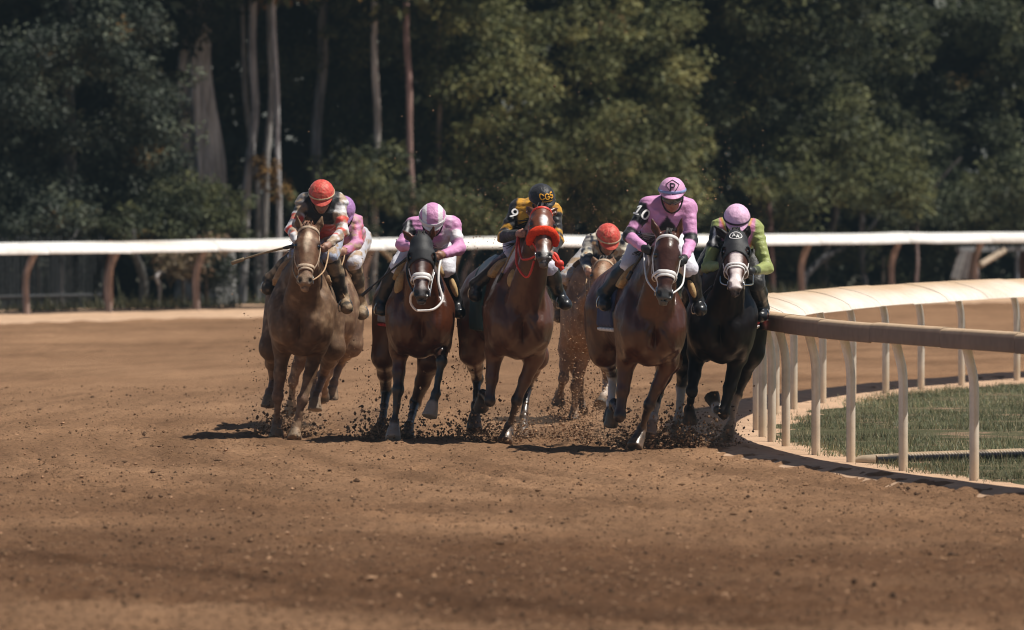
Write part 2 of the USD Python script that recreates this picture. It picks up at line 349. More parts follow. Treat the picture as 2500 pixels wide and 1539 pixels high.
def dirt_material(name, light, dark, damp):
    N = {"g": ("geometry", {}), "sep": ("separate_xyz", {}),
         "mp": ("mapping", {"scale": (0.5, 0.09, 1.0), "rotation": (0, 0, 0.05)}),
         "n1": ("noise_texture", {"scale": 1.0, "detail": 6.0, "roughness": 0.62}),
         "r1": ("rgb_ramp", {"ramp": [(0.32, dark), (0.68, light)]}),
         "n2": ("noise_texture", {"scale": 26.0, "detail": 5.0, "roughness": 0.7}),
         "r2": ("rgb_ramp", {"ramp": [(0.30, (0.34, 0.32, 0.30)), (0.46, (0.86, 0.85, 0.84)), (0.58, (1.0, 1.0, 1.0)), (0.75, (1.3, 1.29, 1.27))]}),
         "m2": ("mix_color", {"blend_type": "multiply", "fac": 1.0, "use_clamp": False}),
         "mp3": ("mapping", {"scale": (0.22, 0.20, 1.0), "rotation": (0, 0, 0.12)}),
         "n3": ("noise_texture", {"scale": 1.0, "detail": 3.0, "roughness": 0.55}),
         "yn": ("math", {"math_type": "multiply_add", "value2": 9.0}), "yx": ("math", {"math_type": "multiply_add", "value2": 1.1}), "ym": ("map_range", {"from_min": 54.0, "from_max": 94.0, "to_min": 0.0, "to_max": 1.0, "clamp": True}), "yr": ("rgb_ramp", {"ramp": [(0.0, (.05,) * 3), (0.22, (.06,) * 3), (0.27, (.47,) * 3), (0.38, (.44,) * 3), (0.50, (.32,) * 3), (0.64, (.22,) * 3), (0.78, (.08,) * 3), (1.0, (0, 0, 0))]}),
         "add": ("math", {"math_type": "add"}),
         "r3": ("rgb_ramp", {"ramp": [(0.52, (1, 1, 1)), (0.92, damp)]}),
         "m3": ("mix_color", {"blend_type": "multiply", "fac": 1.0, "use_clamp": False}),
         "bn": ("noise_texture", {"scale": 45.0, "detail": 5.0, "roughness": 0.7}), "b": ("bump", {"strength": 0.9, "distance": 0.05}),
         "ctr": ("vector_math", {"math_type": "subtract", "vector2": (RC[0], RC[1], 0.0)}), "flatv": ("vector_math", {"math_type": "multiply", "vector2": (1.0, 1.0, 0.0)}), "rad": ("vector_math", {"math_type": "length"}),
         "cx": ("combine_xyz", {}), "ys": ("math", {"math_type": "multiply", "value2": 0.035}),
         "n4": ("noise_texture", {"scale": 1.0, "detail": 5.0, "roughness": 0.7}), "r4": ("rgb_ramp", {"ramp": [(0.33, (0.66, 0.64, 0.62)), (0.5, (0.98, 0.98, 0.98)), (0.68, (1.16, 1.15, 1.13))]}),
         "m4": ("mix_color", {"blend_type": "multiply", "fac": 1.0, "use_clamp": False}),
         "p": ("principled_bsdf", {"roughness": 0.95, "specular_ior_level": 0.08})}
    L = [("g.position", "mp.vector"), ("mp.vector", "n1.vector"), ("n1.fac", "r1.fac"), ("g.position", "n2.vector"), ("n2.fac", "r2.fac"), ("r1.color", "m2.a"), ("r2.color", "m2.b"),
         ("g.position", "mp3.vector"), ("mp3.vector", "n3.vector"), ("g.position", "sep.vector"), ("n3.fac", "yn.value1"), ("sep.y", "yn.value3"), ("sep.x", "yx.value1"), ("yn.value", "yx.value3"), ("yx.value", "ym.value"), ("ym.result", "yr.fac"), ("n3.fac", "add.value1"), ("yr.color", "add.value2"), ("add.value", "r3.fac"),
         ("m2.result", "m3.a"), ("r3.color", "m3.b"), ("m3.result", "m4.a"), ("r4.color", "m4.b"), ("m4.result", "p.base_color"), ("g.position", "ctr.vector1"), ("ctr.vector", "flatv.vector1"), ("flatv.vector", "rad.vector1"), ("rad.value", "cx.x"), ("sep.y", "ys.value1"), ("ys.value", "cx.y"), ("cx.vector", "n4.vector"), ("n4.fac", "r4.fac"), ("g.position", "bn.vector"), ("bn.fac", "b.height"), ("b.normal", "p.normal")]
    LOOK[name] = usdkit.material(stage, "/World/Looks/" + name, N, L, surface="p.BSDF")
dirt_material("track_dirt", (0.44, 0.258, 0.145), (0.285, 0.161, 0.088), (0.50, 0.45, 0.42))
# track: fine clods and hoof prints are real relief
def track_height(X, Y):
    p = np.stack([X, Y, 0 * X], -1)
    h = 0.040 * (meshkit.fbm(p * [5.0, 3.2, 1], 3, 3) - 0.5) + 0.040 * (meshkit.fbm(p * [17, 11, 1], 2, 11) - 0.5)
    pits = meshkit.noise(p * [3.3, 2.3, 1], 23); h -= 0.045 * np.clip((pits - 0.62) / 0.2, 0, 1)
    rr = np.hypot(X - RC[0], Y - RC[1]) + 0.25 * meshkit.noise(p * [0.8, 0.5, 1], 41)                     # harrow furrows follow the rail
    h += 0.020 * np.sin(rr * 2 * np.pi / 0.42) * np.clip(1.6 * meshkit.noise(p * [0.5, 0.2, 1], 43) - 0.4, 0, 1)
    return h
us = np.linspace(-0.28, 1.2, 345)
ys = np.r_[np.linspace(50, 108, 380), np.linspace(108.6, 200, 110)]
U, Y = np.meshgrid((us - 0.5) * W0 / FPX, ys); X = U * Y
Z = track_height(X, Y) * np.clip((150 - Y) / 60, 0.35, 1)
v = np.stack([X, Y, Z], -1).reshape(-1, 3); nc = len(us); ii = (np.arange(len(ys) - 1)[:, None] * nc + np.arange(nc - 1)).ravel()
q = np.stack([ii, ii + 1, ii + nc + 1, ii + nc], 1)
railY = np.interp(v[:, 0], [P(px, 700, DR(px))[0] for px in range(-800, 3300, 50)], [DR(px) for px in range(-800, 3300, 50)])
keep = (v[q, 1] < railY[q] + 2.6).all(1) & (np.hypot(v[q, 0] - RC[0], v[q, 1] - RC[1]) > RR + 0.5).any(1)
obj("track", (v, np.vstack([q[keep][:, [0, 1, 2]], q[keep][:, [0, 2, 3]]])), "track_dirt", kind="structure")

# low sandy bank along the outer rail
bx = np.arange(-700, 3250, 14)
V, n = [], 9
for px in bx:
    a = P(px, 700, DR(px))
    for j, w in enumerate(np.linspace(-2.6, 2.4, n)):
        V.append([a[0] + 0.5 * w * -1, DR(px) + w, (0.012 + 0.10 * math.exp(-((w - 0.9) / 0.9) ** 2)) * (1 if 0 < j < n - 1 else 0.0) - (0.10 if j in (0, n - 1) else 0)])
V = np.array(V); V[:, 2] += 0.03 * (meshkit.fbm(V * [1.5, 1.5, 0], 3, 5) - 0.5)
ii = (np.arange(len(bx) - 1)[:, None] * n + np.arange(n - 1)).ravel()
obj("sand_bank", (V, np.vstack([np.stack([ii, ii + n + 1, ii + 1], 1), np.stack([ii, ii + n, ii + n + 1], 1)])), "sandy_verge", kind="structure")

# infield: a raised sandy verge, then grassy soil
ph = np.linspace(PHI_ALL[0] + 0.09, PHI_ALL[-1] - 0.10, 260); prof = [(0.95, -0.06), (0.80, -0.006), (0.62, 0.018), (0.42, 0.005), (0.15, -0.03), (-0.3, -0.05), (-0.9, -0.06), (-1.6, -0.06), (-3.4, -0.06), (-7, -0.07), (-12, -0.30)]
def grid_mesh(rows):
    V = np.array(rows); m, n = V.shape[:2]; ii = (np.arange(m - 1)[:, None] * n + np.arange(n - 1)).ravel()
    return V.reshape(-1, 3), np.vstack([np.stack([ii, ii + 1, ii + n + 1], 1), np.stack([ii, ii + n + 1, ii + n], 1)])
V, F = grid_mesh([[rail_pt(a, n, z) for n, z in prof] for a in ph])
jag = 0.5 * (meshkit.fbm(V * [0.9, 0.5, 0] + 3, 4, 31) - 0.5); edge = np.tile(np.array([p[0] > 0.5 for p in prof]), len(ph))
V[:, 0] += jag * edge * 0.45
V[:, 2] += 0.018 * (meshkit.fbm(V * [6, 3, 0], 3, 8) - 0.5)
obj("infield_verge", (V, F[:, ::-1]), "sandy_verge", kind="structure")

# grass of the infield: a mown, patchy turf and its blades
LOOK["turf_soil"] = usdkit.material(stage, "/World/Looks/turf_soil", {"g": ("geometry", {}), "n": ("noise_texture", {"scale": 1.1, "detail": 6.0, "roughness": 0.65}), "r": ("rgb_ramp", {"ramp": [(0.36, (0.30, 0.20, 0.13)), (0.44, (0.12, 0.11, 0.06)), (0.6, (0.07, 0.075, 0.036)), (0.75, (0.11, 0.11, 0.055))]}), "bn": ("noise_texture", {"scale": 40.0, "detail": 4.0}), "b": ("bump", {"strength": 1.0, "distance": 0.05}), "p": ("principled_bsdf", {"roughness": 0.95, "specular_ior_level": 0.1})},
    [("g.position", "n.vector"), ("n.fac", "r.fac"), ("r.color", "p.base_color"), ("g.position", "bn.vector"), ("bn.fac", "b.height"), ("b.normal", "p.normal")], surface="p.BSDF")
V, F = grid_mesh([[rail_pt(a, n, z) for n, z in [(-0.10, -0.085), (-0.35, -0.04), (-1.0, -0.035), (-1.6, -0.035), (-3.4, -0.03), (-7, -0.045), (-11.8, -0.20)]] for a in ph])
jg = meshkit.fbm(V * [1.1, 0.45, 0], 4, 35) - 0.5; V[:, 0] += 1.1 * jg * np.tile([1, 1, .5, 0, 0, 0, 0], len(ph)); V[:, 2] += 0.03 * (meshkit.fbm(V * [5, 3, 0], 3, 12) - 0.5)
obj("infield_turf", (V, F[:, ::-1]), "turf_soil", kind="structure")
def blades(pos, hgt, wid, seed, cols, lean=0.5, single=False):
    r = np.random.default_rng(seed); n = len(pos); a = r.uniform(0, 2 * np.pi, n); d = np.stack([np.cos(a), np.sin(a), 0 * a], 1)
    side = np.stack([-d[:, 1], d[:, 0], 0 * a], 1) * (wid / 2)[:, None]; ln = r.uniform(0.1, lean, n) * hgt; up = np.array([0, 0, 1.0])
    m = pos + d * (ln * 0.35)[:, None] + up * (hgt * 0.55)[:, None]; t = pos + d * ln[:, None] + up * (hgt * np.sqrt(np.maximum(1 - (ln / hgt) ** 2 * 0.75, 0.08)))[:, None]
    c = np.asarray(cols)[r.integers(0, len(cols), n)] * r.uniform(0.7, 1.3, n)[:, None]
    if single: return np.stack([pos - side, pos + side, t], 1).reshape(-1, 3), np.arange(3 * n).reshape(-1, 3), np.repeat(c, 3, 0)
    v = np.stack([pos - side, pos + side, m + side * 0.8, m - side * 0.8, t], 1).reshape(-1, 3); b = np.arange(n)[:, None] * 5
    return v, np.concatenate([b + [0, 1, 2], b + [0, 2, 3], b + [3, 2, 4]], 1).reshape(-1, 3), np.repeat(c, 5, 0)
n = 520000
phs = rng.uniform(ph[-1] + 0.02, ph[0] - 0.05, n); off = -rng.uniform(0.0, 1.0, n) ** 0.9 * 6.8 + 0.08
pos = np.stack([RC[0] + (RR + off) * np.cos(phs), RC[1] + (RR + off) * np.sin(phs), np.full(n, -0.05)], 1)
k = (pos[:, 1] > 72) & (pos[:, 1] < 132) & (np.abs(pos[:, 0] / pos[:, 1] * FPX) < 1420); pos, off = pos[k], off[k]
dens = meshkit.fbm(pos * [1.3, 0.55, 0], 3, 77); near = np.clip((-off + 0.12) / 0.5, 0, 1)
k = rng.uniform(0, 1, len(pos)) < np.clip((dens - 0.45 + 0.2 * (near - 0.7)) / 0.10, 0.02, 1) * np.clip(near + 0.06, 0, 1); pos = pos[k]
pos = pos[rng.permutation(len(pos))[:270000]]
hg = (rng.gamma(3, 0.011, len(pos)) + 0.012) * (0.4 + 1.2 * meshkit.fbm(pos * [1.6, 0.9, 0], 3, 19))
gv, gf, gc = blades(pos, hg, rng.uniform(0.005, 0.011, len(pos)), 5, [(0.15, 0.165, 0.08), (0.11, 0.135, 0.065), (0.24, 0.215, 0.11), (0.34, 0.27, 0.15), (0.17, 0.175, 0.115), (0.10, 0.105, 0.055)], lean=1.1, single=True)
gc = gc * (0.45 + 1.1 * np.repeat(meshkit.fbm(pos * [0.8, 0.35, 0] + 9, 3, 51), 3))[:, None]
obj("infield_grass", (gv, gf), "grass_blade", smooth=False, col=gc, label="rough grass in tufts on the infield behind the white inner rail", cat="grass", kind="stuff")
# single tall stalks
for k, (px, py, D, h) in enumerate([(2333, 1120, 92, 0.36), (2316, 1125, 90, 0.12), (2132, 1130, 90.5, 0.12)]):
    b = P(px, py, D); b[2] = -0.06
    st = tube(curve([b, b + [0.004, 0, h * 0.6], b + [0.02 - 0.03 * k, 0, h]], 8), np.linspace(0.005, 0.0025, 8), 5)
    obj("grass_stalk", st, "grass_blade", col=np.tile((0.32, 0.27, 0.15), (len(st[0]), 1)), cat="grass stalk",
        label=["tall straw coloured grass stalk left of the nearest rail post", "short dry bent stalk low in the infield grass beside the tallest stalk", "short dry stalk beside the third nearest rail post"][k])

# ------------------------------------------------------------------ inner rail
inner = thing("inner_rail", "curved infield safety rail with dusty white cover on goose neck posts", "rail")
PROF = [(n_ - 0.19, z_) for n_, z_ in [(-0.10, 0.88), (-0.07, 0.925), (-0.01, 0.965), (0.07, 1.0), (0.17, 1.032), (0.28, 1.055), (0.38, 1.066), (0.43, 1.062), (0.452, 1.045), (0.456, 1.02), (0.456, 0.96), (0.452, 0.918), (0.44, 0.914), (0.43, 0.935), (0.425, 1.02), (0.36, 1.045), (0.27, 1.035), (0.17, 1.01), (0.08, 0.98), (0.0, 0.945), (-0.06, 0.905), (-0.085, 0.878)]]
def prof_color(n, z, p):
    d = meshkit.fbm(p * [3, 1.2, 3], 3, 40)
    sand, white, dusty_shade = np.array((0.50, 0.36, 0.235)), np.array((0.72, 0.66, 0.58)), np.array((0.20, 0.15, 0.118))
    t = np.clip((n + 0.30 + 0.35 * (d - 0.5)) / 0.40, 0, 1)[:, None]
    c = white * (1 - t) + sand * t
    face = ((n > 0.255) & (z < 1.03))[:, None]  # track-side face: dusty brown, with its shade darkened into the colour
    return np.where(face, dusty_shade * (0.8 + 0.4 * d)[:, None], c)
def cover(profile, pts, outs, zs):
    rows = []
    for p, o, dz in zip(pts, outs, zs): rows.append([[p[0] + o[0] * n, p[1] + o[1] * n, z + dz] for n, z in profile + profile[:1]])
    V, F = grid_mesh(rows); m = len(profile) + 1
    caps = trimesh.creation.triangulate_polygon(__import__("shapely").Polygon(profile), engine="earcut")
    cv, cf = np.asarray(caps[0]), np.asarray(caps[1]); ends = []
    for p, o, dz, fl in ((pts[0], outs[0], zs[0], 1), (pts[-1], outs[-1], zs[-1], 0)):
        w = np.array([[p[0] + o[0] * a, p[1] + o[1] * a, b + dz] for a, b in cv]); ends.append((w, cf[:, ::-1] if fl else cf))
    return join([(V, F)] + ends), np.r_[np.tile([a for a, b in profile + profile[:1]], len(pts)), np.tile(cv[:, 0], 2)], np.r_[np.tile([b for a, b in profile + profile[:1]], len(pts)), np.tile(cv[:, 1], 2)]
def rise(a): return float(np.interp(rail_pt(a, 0, 0)[1], [84, 98, 112, 122], [0.058, 0.035, -0.005, -0.01]))
fine = []
for a, b in zip(PHI_ALL[:-1], PHI_ALL[1:]): fine += [(a, b)]
for i, (a, b) in enumerate(fine):
    gap = 0.004 / RR; aa = np.linspace(a - gap, b + gap, 6)
    wob = 0.012 * math.sin(i * 2.1)
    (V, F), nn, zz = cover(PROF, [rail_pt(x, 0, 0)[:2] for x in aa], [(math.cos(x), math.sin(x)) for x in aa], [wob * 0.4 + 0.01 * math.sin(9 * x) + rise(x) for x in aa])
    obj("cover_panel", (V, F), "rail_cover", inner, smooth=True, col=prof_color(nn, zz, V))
for a in PHI_ALL:
    pts = curve([rail_pt(a, n, z) for n, z in [(0, -0.12), (0, 0.3), (0, 0.62), (0.008, 0.74), (0.032, 0.85), (0.075, 0.94 + rise(a)), (0.13, 0.995 + rise(a))]], 44)
    v, f = tube(pts, 0.036, 16)
    t = np.clip((v[:, 2] - 0.05 + 0.25 * (meshkit.fbm(v * [8, 8, 4], 3, 9) - 0.5)) / 0.75, 0, 1)[:, None]
    obj("post", (v, f), "rail_paint", inner, col=np.array((0.58, 0.46, 0.33)) * (1 - t) + np.array((0.74, 0.72, 0.68)) * t)

# ------------------------------------------------------------------ outer rail
outer = thing("outer_rail", "white outer rail on brown goose neck posts in front of the trees", "rail")
OPROF = [(-0.02, 1.10), (0.03, 1.122), (0.08, 1.128), (0.14, 1.118), (0.20, 1.095), (0.25, 1.06), (0.285, 1.02), (0.30, 0.985), (0.302, 0.955), (0.288, 0.952), (0.27, 1.0), (0.22, 1.055), (0.15, 1.09), (0.08, 1.10), (0.0, 1.085)]
opx = [-330, -125, 79, 280, 494, 700, 904, 1120, 1340, 1555, 1765, 1970, 2189, 2392, 2590, 2790]
opts = np.array([G(px, DR(px))[:2] for px in opx]); tan = np.gradient(opts, axis=0); tan /= np.linalg.norm(tan, axis=1)[:, None]
onorm = np.stack([tan[:, 1], -tan[:, 0]], 1)                # towards the track
for i in range(len(opx) - 1):
    tt = np.linspace(0.004, 0.996, 4)[:, None]; pp = opts[i] * (1 - tt) + opts[i + 1] * tt; nn_ = onorm[i] * (1 - tt) + onorm[i + 1] * tt
    (V, F), nn, zz = cover(OPROF, pp, nn_, [0.012 * math.sin(i * 1.7), -0.004, -0.004, 0.012 * math.sin((i + 1) * 1.7)])
    c = np.array((0.80, 0.79, 0.76)) * (0.9 + 0.2 * meshkit.fbm(V * [2, 2, 6], 3, 3))[:, None]
    st = np.clip((meshkit.fbm(V * [1.1, 1.1, 9], 3, 17) - 0.62) / 0.1, 0, 1)[:, None]
    obj("cover_panel", (V, F), "rail_paint", outer, col=c * (1 - 0.5 * st) + np.array((0.45, 0.33, 0.22)) * 0.5 * st)
for i, px in enumerate(opx):
    o = np.r_[onorm[i], 0]; b = np.r_[opts[i], 0.0]; hz = np.array([0, 0, 1.0])
    pts = curve([b + o * n + hz * z for n, z in [(-0.10, -0.05), (-0.11, 0.25), (-0.12, 0.5), (-0.10, 0.66), (-0.03, 0.83), (0.05, 0.98), (0.12, 1.08)]], 18)
    v, f = tube(pts, 0.054, 12)
    k = meshkit.fbm(v * [6, 6, 5], 3, 5)[:, None]
    obj("post", (v, f), "bark", outer, col=np.array((0.27, 0.20, 0.172)) * (0.8 + 0.4 * k))

# ------------------------------------------------------------------ black corrugated drain pipe on the grass
dp = thing("drain_pipe", "black corrugated drain pipe lying dusty in the infield grass", "pipe")
a, b = P(2135, 1134, 90.5), P(2620, 1130, 92.0); a[2] = -0.015; b[2] = 0.0
t = np.linspace(0, 1, 260)[:, None]; pts = a * (1 - t) + b * t
rad = 0.044 + 0.005 * np.sign(np.sin(np.arange(260) * np.pi / 2 * 1.0 + 0.3)); rad[:30] = 0.040
v, f = tube(pts, rad, 16)
top = np.clip((v[:, 2] - np.repeat(pts[:, 2], 16) - 0.018) / 0.02, 0, 1)[:, None] * (0.5 + 0.5 * (meshkit.fbm(v * 9, 3, 3) > 0.35))[:, None]
obj("pipe_wall", (v, f), "rail_paint", dp, col=np.array((0.012, 0.012, 0.014)) * (1 - top) + np.array((0.46, 0.34, 0.22)) * top)
v, f = tube(np.array([pts[0] + [0.01, 0, 0], pts[0] - [0.1, 0, 0.004], pts[0] - [0.17, 0, 0.012]]), [0.04, 0.036, 0.022], 14)
obj("end_sleeve", (v, f), "rail_paint", dp, col=np.tile((0.36, 0.29, 0.21), (len(v), 1)))
# ================================================================== trees behind the outer rail
def leaves(cent, r, n, size, seed, cols, droop=0.35):
    """Leaf-sized folded blades around the clump centres."""
    q = np.random.default_rng(seed); m = len(cent) * n
    ci = np.repeat(np.arange(len(cent)), n)
    d = q.normal(size=(m, 3)); d /= np.linalg.norm(d, axis=1)[:, None]
    pos = cent[ci] + d * (r[ci] * q.uniform(0.25, 1.0, m) ** 0.6)[:, None] * [1.15, 1.15, 0.8]
    ax = d * [1, 1, 0.5] + q.normal(size=(m, 3)) * 0.5 - [0, 0, droop]; ax /= np.linalg.norm(ax, axis=1)[:, None]
    nr = q.normal(size=(m, 3)) * 0.55 + [0, 0, 0.9] + d * 0.35; nr -= (nr * ax).sum(1)[:, None] * ax; nr /= np.linalg.norm(nr, axis=1)[:, None]
    sd = np.cross(ax, nr); L = (size * q.uniform(0.6, 1.35, m))[:, None]; w = L * 0.24
    v = np.stack([pos, pos + ax * L * 0.45 + sd * w - nr * w * 0.25, pos + ax * L - nr * L * 0.12, pos + ax * L * 0.45 - sd * w - nr * w * 0.25], 1).reshape(-1, 3)
    b = np.arange(m)[:, None] * 4; f = np.concatenate([b + [0, 1, 2], b + [0, 2, 3]], 1).reshape(-1, 3)
    pick = q.choice(len(cols), len(cent), p=np.array([c[3] for c in cols]) / sum(c[3] for c in cols))
    base = np.array([c[:3] for c in cols])[pick] * q.uniform(0.75, 1.25, len(cent))[:, None]
    c = base[ci] * q.uniform(0.7, 1.35, m)[:, None]
    return v, f, np.repeat(c, 4, 0)
OLIVE = [(0.125, 0.13, 0.05, 5), (0.082, 0.092, 0.038, 4), (0.21, 0.20, 0.075, 2.2), (0.18, 0.12, 0.04, 0.1)]
GREEN = [(0.052, 0.062, 0.031, 5), (0.105, 0.112, 0.05, 2.5), (0.035, 0.045, 0.025, 3), (0.10, 0.065, 0.02, 0.08)]
GREY = [(0.036, 0.047, 0.034, 5), (0.095, 0.11, 0.075, 2.4), (0.03, 0.038, 0.028, 3), (0.11, 0.065, 0.02, 0.08)]
DARK = [(0.022, 0.03, 0.021, 5), (0.034, 0.04, 0.024, 2), (0.016, 0.021, 0.015, 4)]
def blob_clumps(blobs, seed, rmin=0.14, rmax=0.34):
    """blobs: (px, py, metres behind the rail, half width px, half height px, half depth m, clumps)"""
    q = np.random.default_rng(seed); C, R = [], []
    for px, py, dd, rx, ry, rd, n in blobs:
        c = P(px, py, DR(px) + dd); s = (DR(px) + dd) / FPX
        m = max(2, n // 6); d = q.normal(size=(m, 3)); d /= np.linalg.norm(d, axis=1)[:, None]; d *= (q.uniform(0.15, 1, m) ** 0.4)[:, None]
        d = d[q.integers(0, m, n)] * [rx * s, rd, ry * s] + q.normal(size=(n, 3)) * [.21, .24, .13]       # boughs, each of several leaf clumps
        C.append(c + d); R.append(q.uniform(rmin, rmax, n))
    return np.vstack(C), np.hstack(R)
def canopy(cx, cy, z0, z1, rad, n, seed):
    q = np.random.default_rng(seed); d = q.normal(size=(n, 3)); d /= np.linalg.norm(d, axis=1)[:, None]; d *= (q.uniform(0, 1, n) ** 0.4)[:, None]
    C = np.array([cx, cy, (z0 + z1) / 2]) + d * [rad, rad, (z1 - z0) / 2]; return C, q.uniform(0.4, 0.8, n)
def trunk_mesh(pts, radii, fl=0.0, sides=12, seed=0, n=30):
    c = curve(pts, n); q_ = np.random.default_rng(seed * 7 + 3); ph_ = q_.uniform(0, 6.28, 4); zz = np.linspace(0, 1, n) * np.linalg.norm(c[-1] - c[0])
    rw = min(radii[0], .09)
    c = c + np.stack([rw * .45 * np.sin(zz * 1.3 + ph_[0]) + rw * .25 * np.sin(zz * 3.1 + ph_[1]), rw * .3 * np.sin(zz * 1.7 + ph_[2]), 0 * zz], 1)
    r = np.interp(np.linspace(0, 1, n), np.linspace(0, 1, len(radii)), radii)
    v, f = tube(c, r, sides); ang = np.tile(np.arange(sides) * 2 * np.pi / sides, n); cc = np.repeat(c, sides, 0)
    k = 1 + fl * (np.sin(ang * 5 + seed) * 0.6 + np.sin(ang * 9 + 2 * seed) * 0.4) + 0.25 * (meshkit.fbm(v * [5, 5, 1.2], 3, seed) - 0.5)
    return cc + (v - cc) * k[:, None], f
def tpt(px, py, dd): return P(px, py, DR(px) + dd)
def to_ground(px, dd):
    b = tpt(px, 700, dd); b[2] = -0.1; return b
def tree(name, label, trunk, tr, bark, crown, cols, seed, n=85, size=0.085, cat="tree", group=None, limbs=(), top=None, topn=0, fl=0.0, rr=(0.14, 0.34)):
    """trunk: list of (px, py, dd) upward from the ground; top: (height span, radius) of the crown above the frame."""
    t = thing(name, label, cat, group)
    if trunk:
        p0 = to_ground(trunk[0][0], trunk[0][2]); pts = [p0] + [tpt(*a) for a in trunk]
        pts = [pts[0]] + [p for p in pts[1:] if p[2] > 0.15]
        v, f = trunk_mesh(pts, tr, fl, 40 if fl else 12, seed)
        g = meshkit.fbm(v * [3, 3, 1.2], 3, seed)[:, None]
        obj("trunk", (v, f), "bark", t, col=np.array(bark) * (0.65 + 0.7 * g))
        lb = []
        for pp, ra, rb in limbs: lb.append(trunk_mesh([tpt(*a) for a in pp], (ra, rb), 0, 8, seed + 1, 14))
        if lb:
            v, f = join(lb); obj("limbs", (v, f), "bark", t, col=np.tile(np.array(bark), (len(v), 1)))
    parts = []
    if crown:
        C, R = blob_clumps(crown, seed, *rr); parts.append(leaves(C, R, n, size, seed + 2, cols))
    if top:
        base = tpt(trunk[-1][0], 0, trunk[-1][2]) if trunk else C.mean(0)
        C2, R2 = canopy(base[0], base[1], top[0], top[1], top[2], topn, seed + 3); parts.append(leaves(C2, R2, 60, 0.2, seed + 4, cols))
    if parts:
        v, f = join([(a, b) for a, b, c in parts]); obj("crown", (v, f), "leaf", t, smooth=False, col=np.vstack([c for a, b, c in parts]))
    return t
# big crowns, from left to right
tree("broadleaf_tree", "dark broad leaved tree with grey green crown at the left edge of the wood", [(150, 560, 5.5), (160, 300, 5.5), (170, -200, 5.5)], (0.16, 0.13, 0.1), (0.05, 0.05, 0.045),
     [(190, 110, 3.5, 190, 150, 1.2, 120), (60, 240, 4, 150, 150, 1.2, 70), (340, 200, 4.5, 130, 190, 1.2, 80), (420, 330, 7.6, 90, 150, 1.0, 30), (90, 430, 4.5, 170, 110, 1.2, 62), (290, 420, 5.5, 150, 130, 1.2, 50)], GREY, 11, top=(4.6, 9.5, 2.6), topn=150)
tree("broadleaf_tree", "large olive green tree with bright feathery crown in the middle of the wood", [(1380, 560, 4.5), (1390, 300, 4.5), (1400, -220, 4.5)], (0.17, 0.14, 0.1), (0.09, 0.075, 0.06),
     [(1540, 110, 2.4, 150, 150, 1.0, 150), (1330, 90, 2.6, 210, 150, 1.1, 130), (1180, 240, 2.8, 160, 130, 1.0, 100), (1600, 330, 2.0, 110, 120, 0.9, 120), (1400, 330, 2.2, 170, 120, 1.0, 130), (1230, 430, 2.6, 190, 90, 1.0, 95), (1480, 470, 1.9, 190, 70, 0.9, 110), (1620, 440, 1.9, 80, 70, 0.7, 46), (1110, 120, 3.4, 110, 120, 1.0, 40)], OLIVE, 12,
     limbs=[([(1385, 520, 4.4), (1280, 400, 3.6), (1150, 330, 3.2)], 0.05, 0.012), ([(1390, 420, 4.4), (1480, 280, 3.5), (1560, 190, 3)], 0.06, 0.012), ([(1385, 300, 4.4), (1250, 210, 3.6), (1120, 140, 3.2)], 0.04, 0.01)], top=(4.9, 9.5, 2.7), topn=120)
tree("broadleaf_tree", "deep green tree set back between the grey trunks and the bright olive tree", [(870, 600, 6.5), (868, 300, 6.5), (866, -200, 6.5)], (0.10, 0.09, 0.07), (0.06, 0.055, 0.05),
     [(860, 250, 6.0, 130, 200, 1.0, 70), (720, 150, 7.0, 90, 150, 1.0, 30), (960, 330, 5.0, 90, 150, 0.9, 50), (1010, 120, 5.5, 80, 120, 0.9, 34), (560, 330, 8.2, 70, 160, 0.9, 24)], GREEN, 17, top=(4.8, 9.0, 2.2), topn=90)
tree("broadleaf_tree", "deep green tree set back behind the gap right of the bright olive tree", [(1745, 600, 7.0), (1748, 300, 7.0), (1750, -200, 7.0)], (0.10, 0.09, 0.07), (0.04, 0.036, 0.033),
     [(1740, 240, 6.2, 110, 200, 1.0, 64), (1900, 400, 5.6, 110, 130, 1.0, 44), (1700, 480, 5.0, 90, 70, 0.8, 28), (2170, 300, 6.4, 90, 200, 1.0, 44), (2270, 420, 5.4, 80, 90, 0.9, 26)], GREEN, 18, top=(4.8, 9.0, 2.2), topn=90)
tree("broadleaf_tree", "shaded green tree right of the bright olive tree with loose leaf tufts", [(1850, 560, 4.5), (1860, 300, 4.5), (1850, -200, 4.5)], (0.14, 0.12, 0.08), (0.05, 0.045, 0.04),
     [(1790, 70, 3.6, 100, 90, 0.9, 40), (1960, 120, 3.0, 110, 120, 0.9, 60), (1830, 230, 3.4, 120, 90, 1.0, 50), (1740, 330, 4.6, 60, 110, 1.0, 16), (2050, 30, 3.4, 110, 70, 0.9, 36), (1990, 300, 3.2, 100, 90, 0.9, 42), (2060, 200, 4.2, 90, 120, 1.0, 26)], GREEN, 13, top=(4.5, 9.5, 2.6), topn=150)
tree("broadleaf_tree", "low olive green tree with hanging tufts above the white rail, right of centre", [(2010, 640, 4.0), (2030, 520, 3.8), (2040, 300, 3.6)], (0.09, 0.07, 0.05), (0.07, 0.06, 0.055),
     [(2010, 380, 2.3, 130, 70, 0.8, 60), (2120, 450, 2.2, 130, 65, 0.8, 64), (1940, 470, 2.3, 100, 55, 0.8, 42), (2030, 250, 2.7, 60, 60, 0.7, 18), (2170, 370, 2.8, 80, 60, 0.7, 20)], OLIVE[:2] + GREEN[:2], 14)
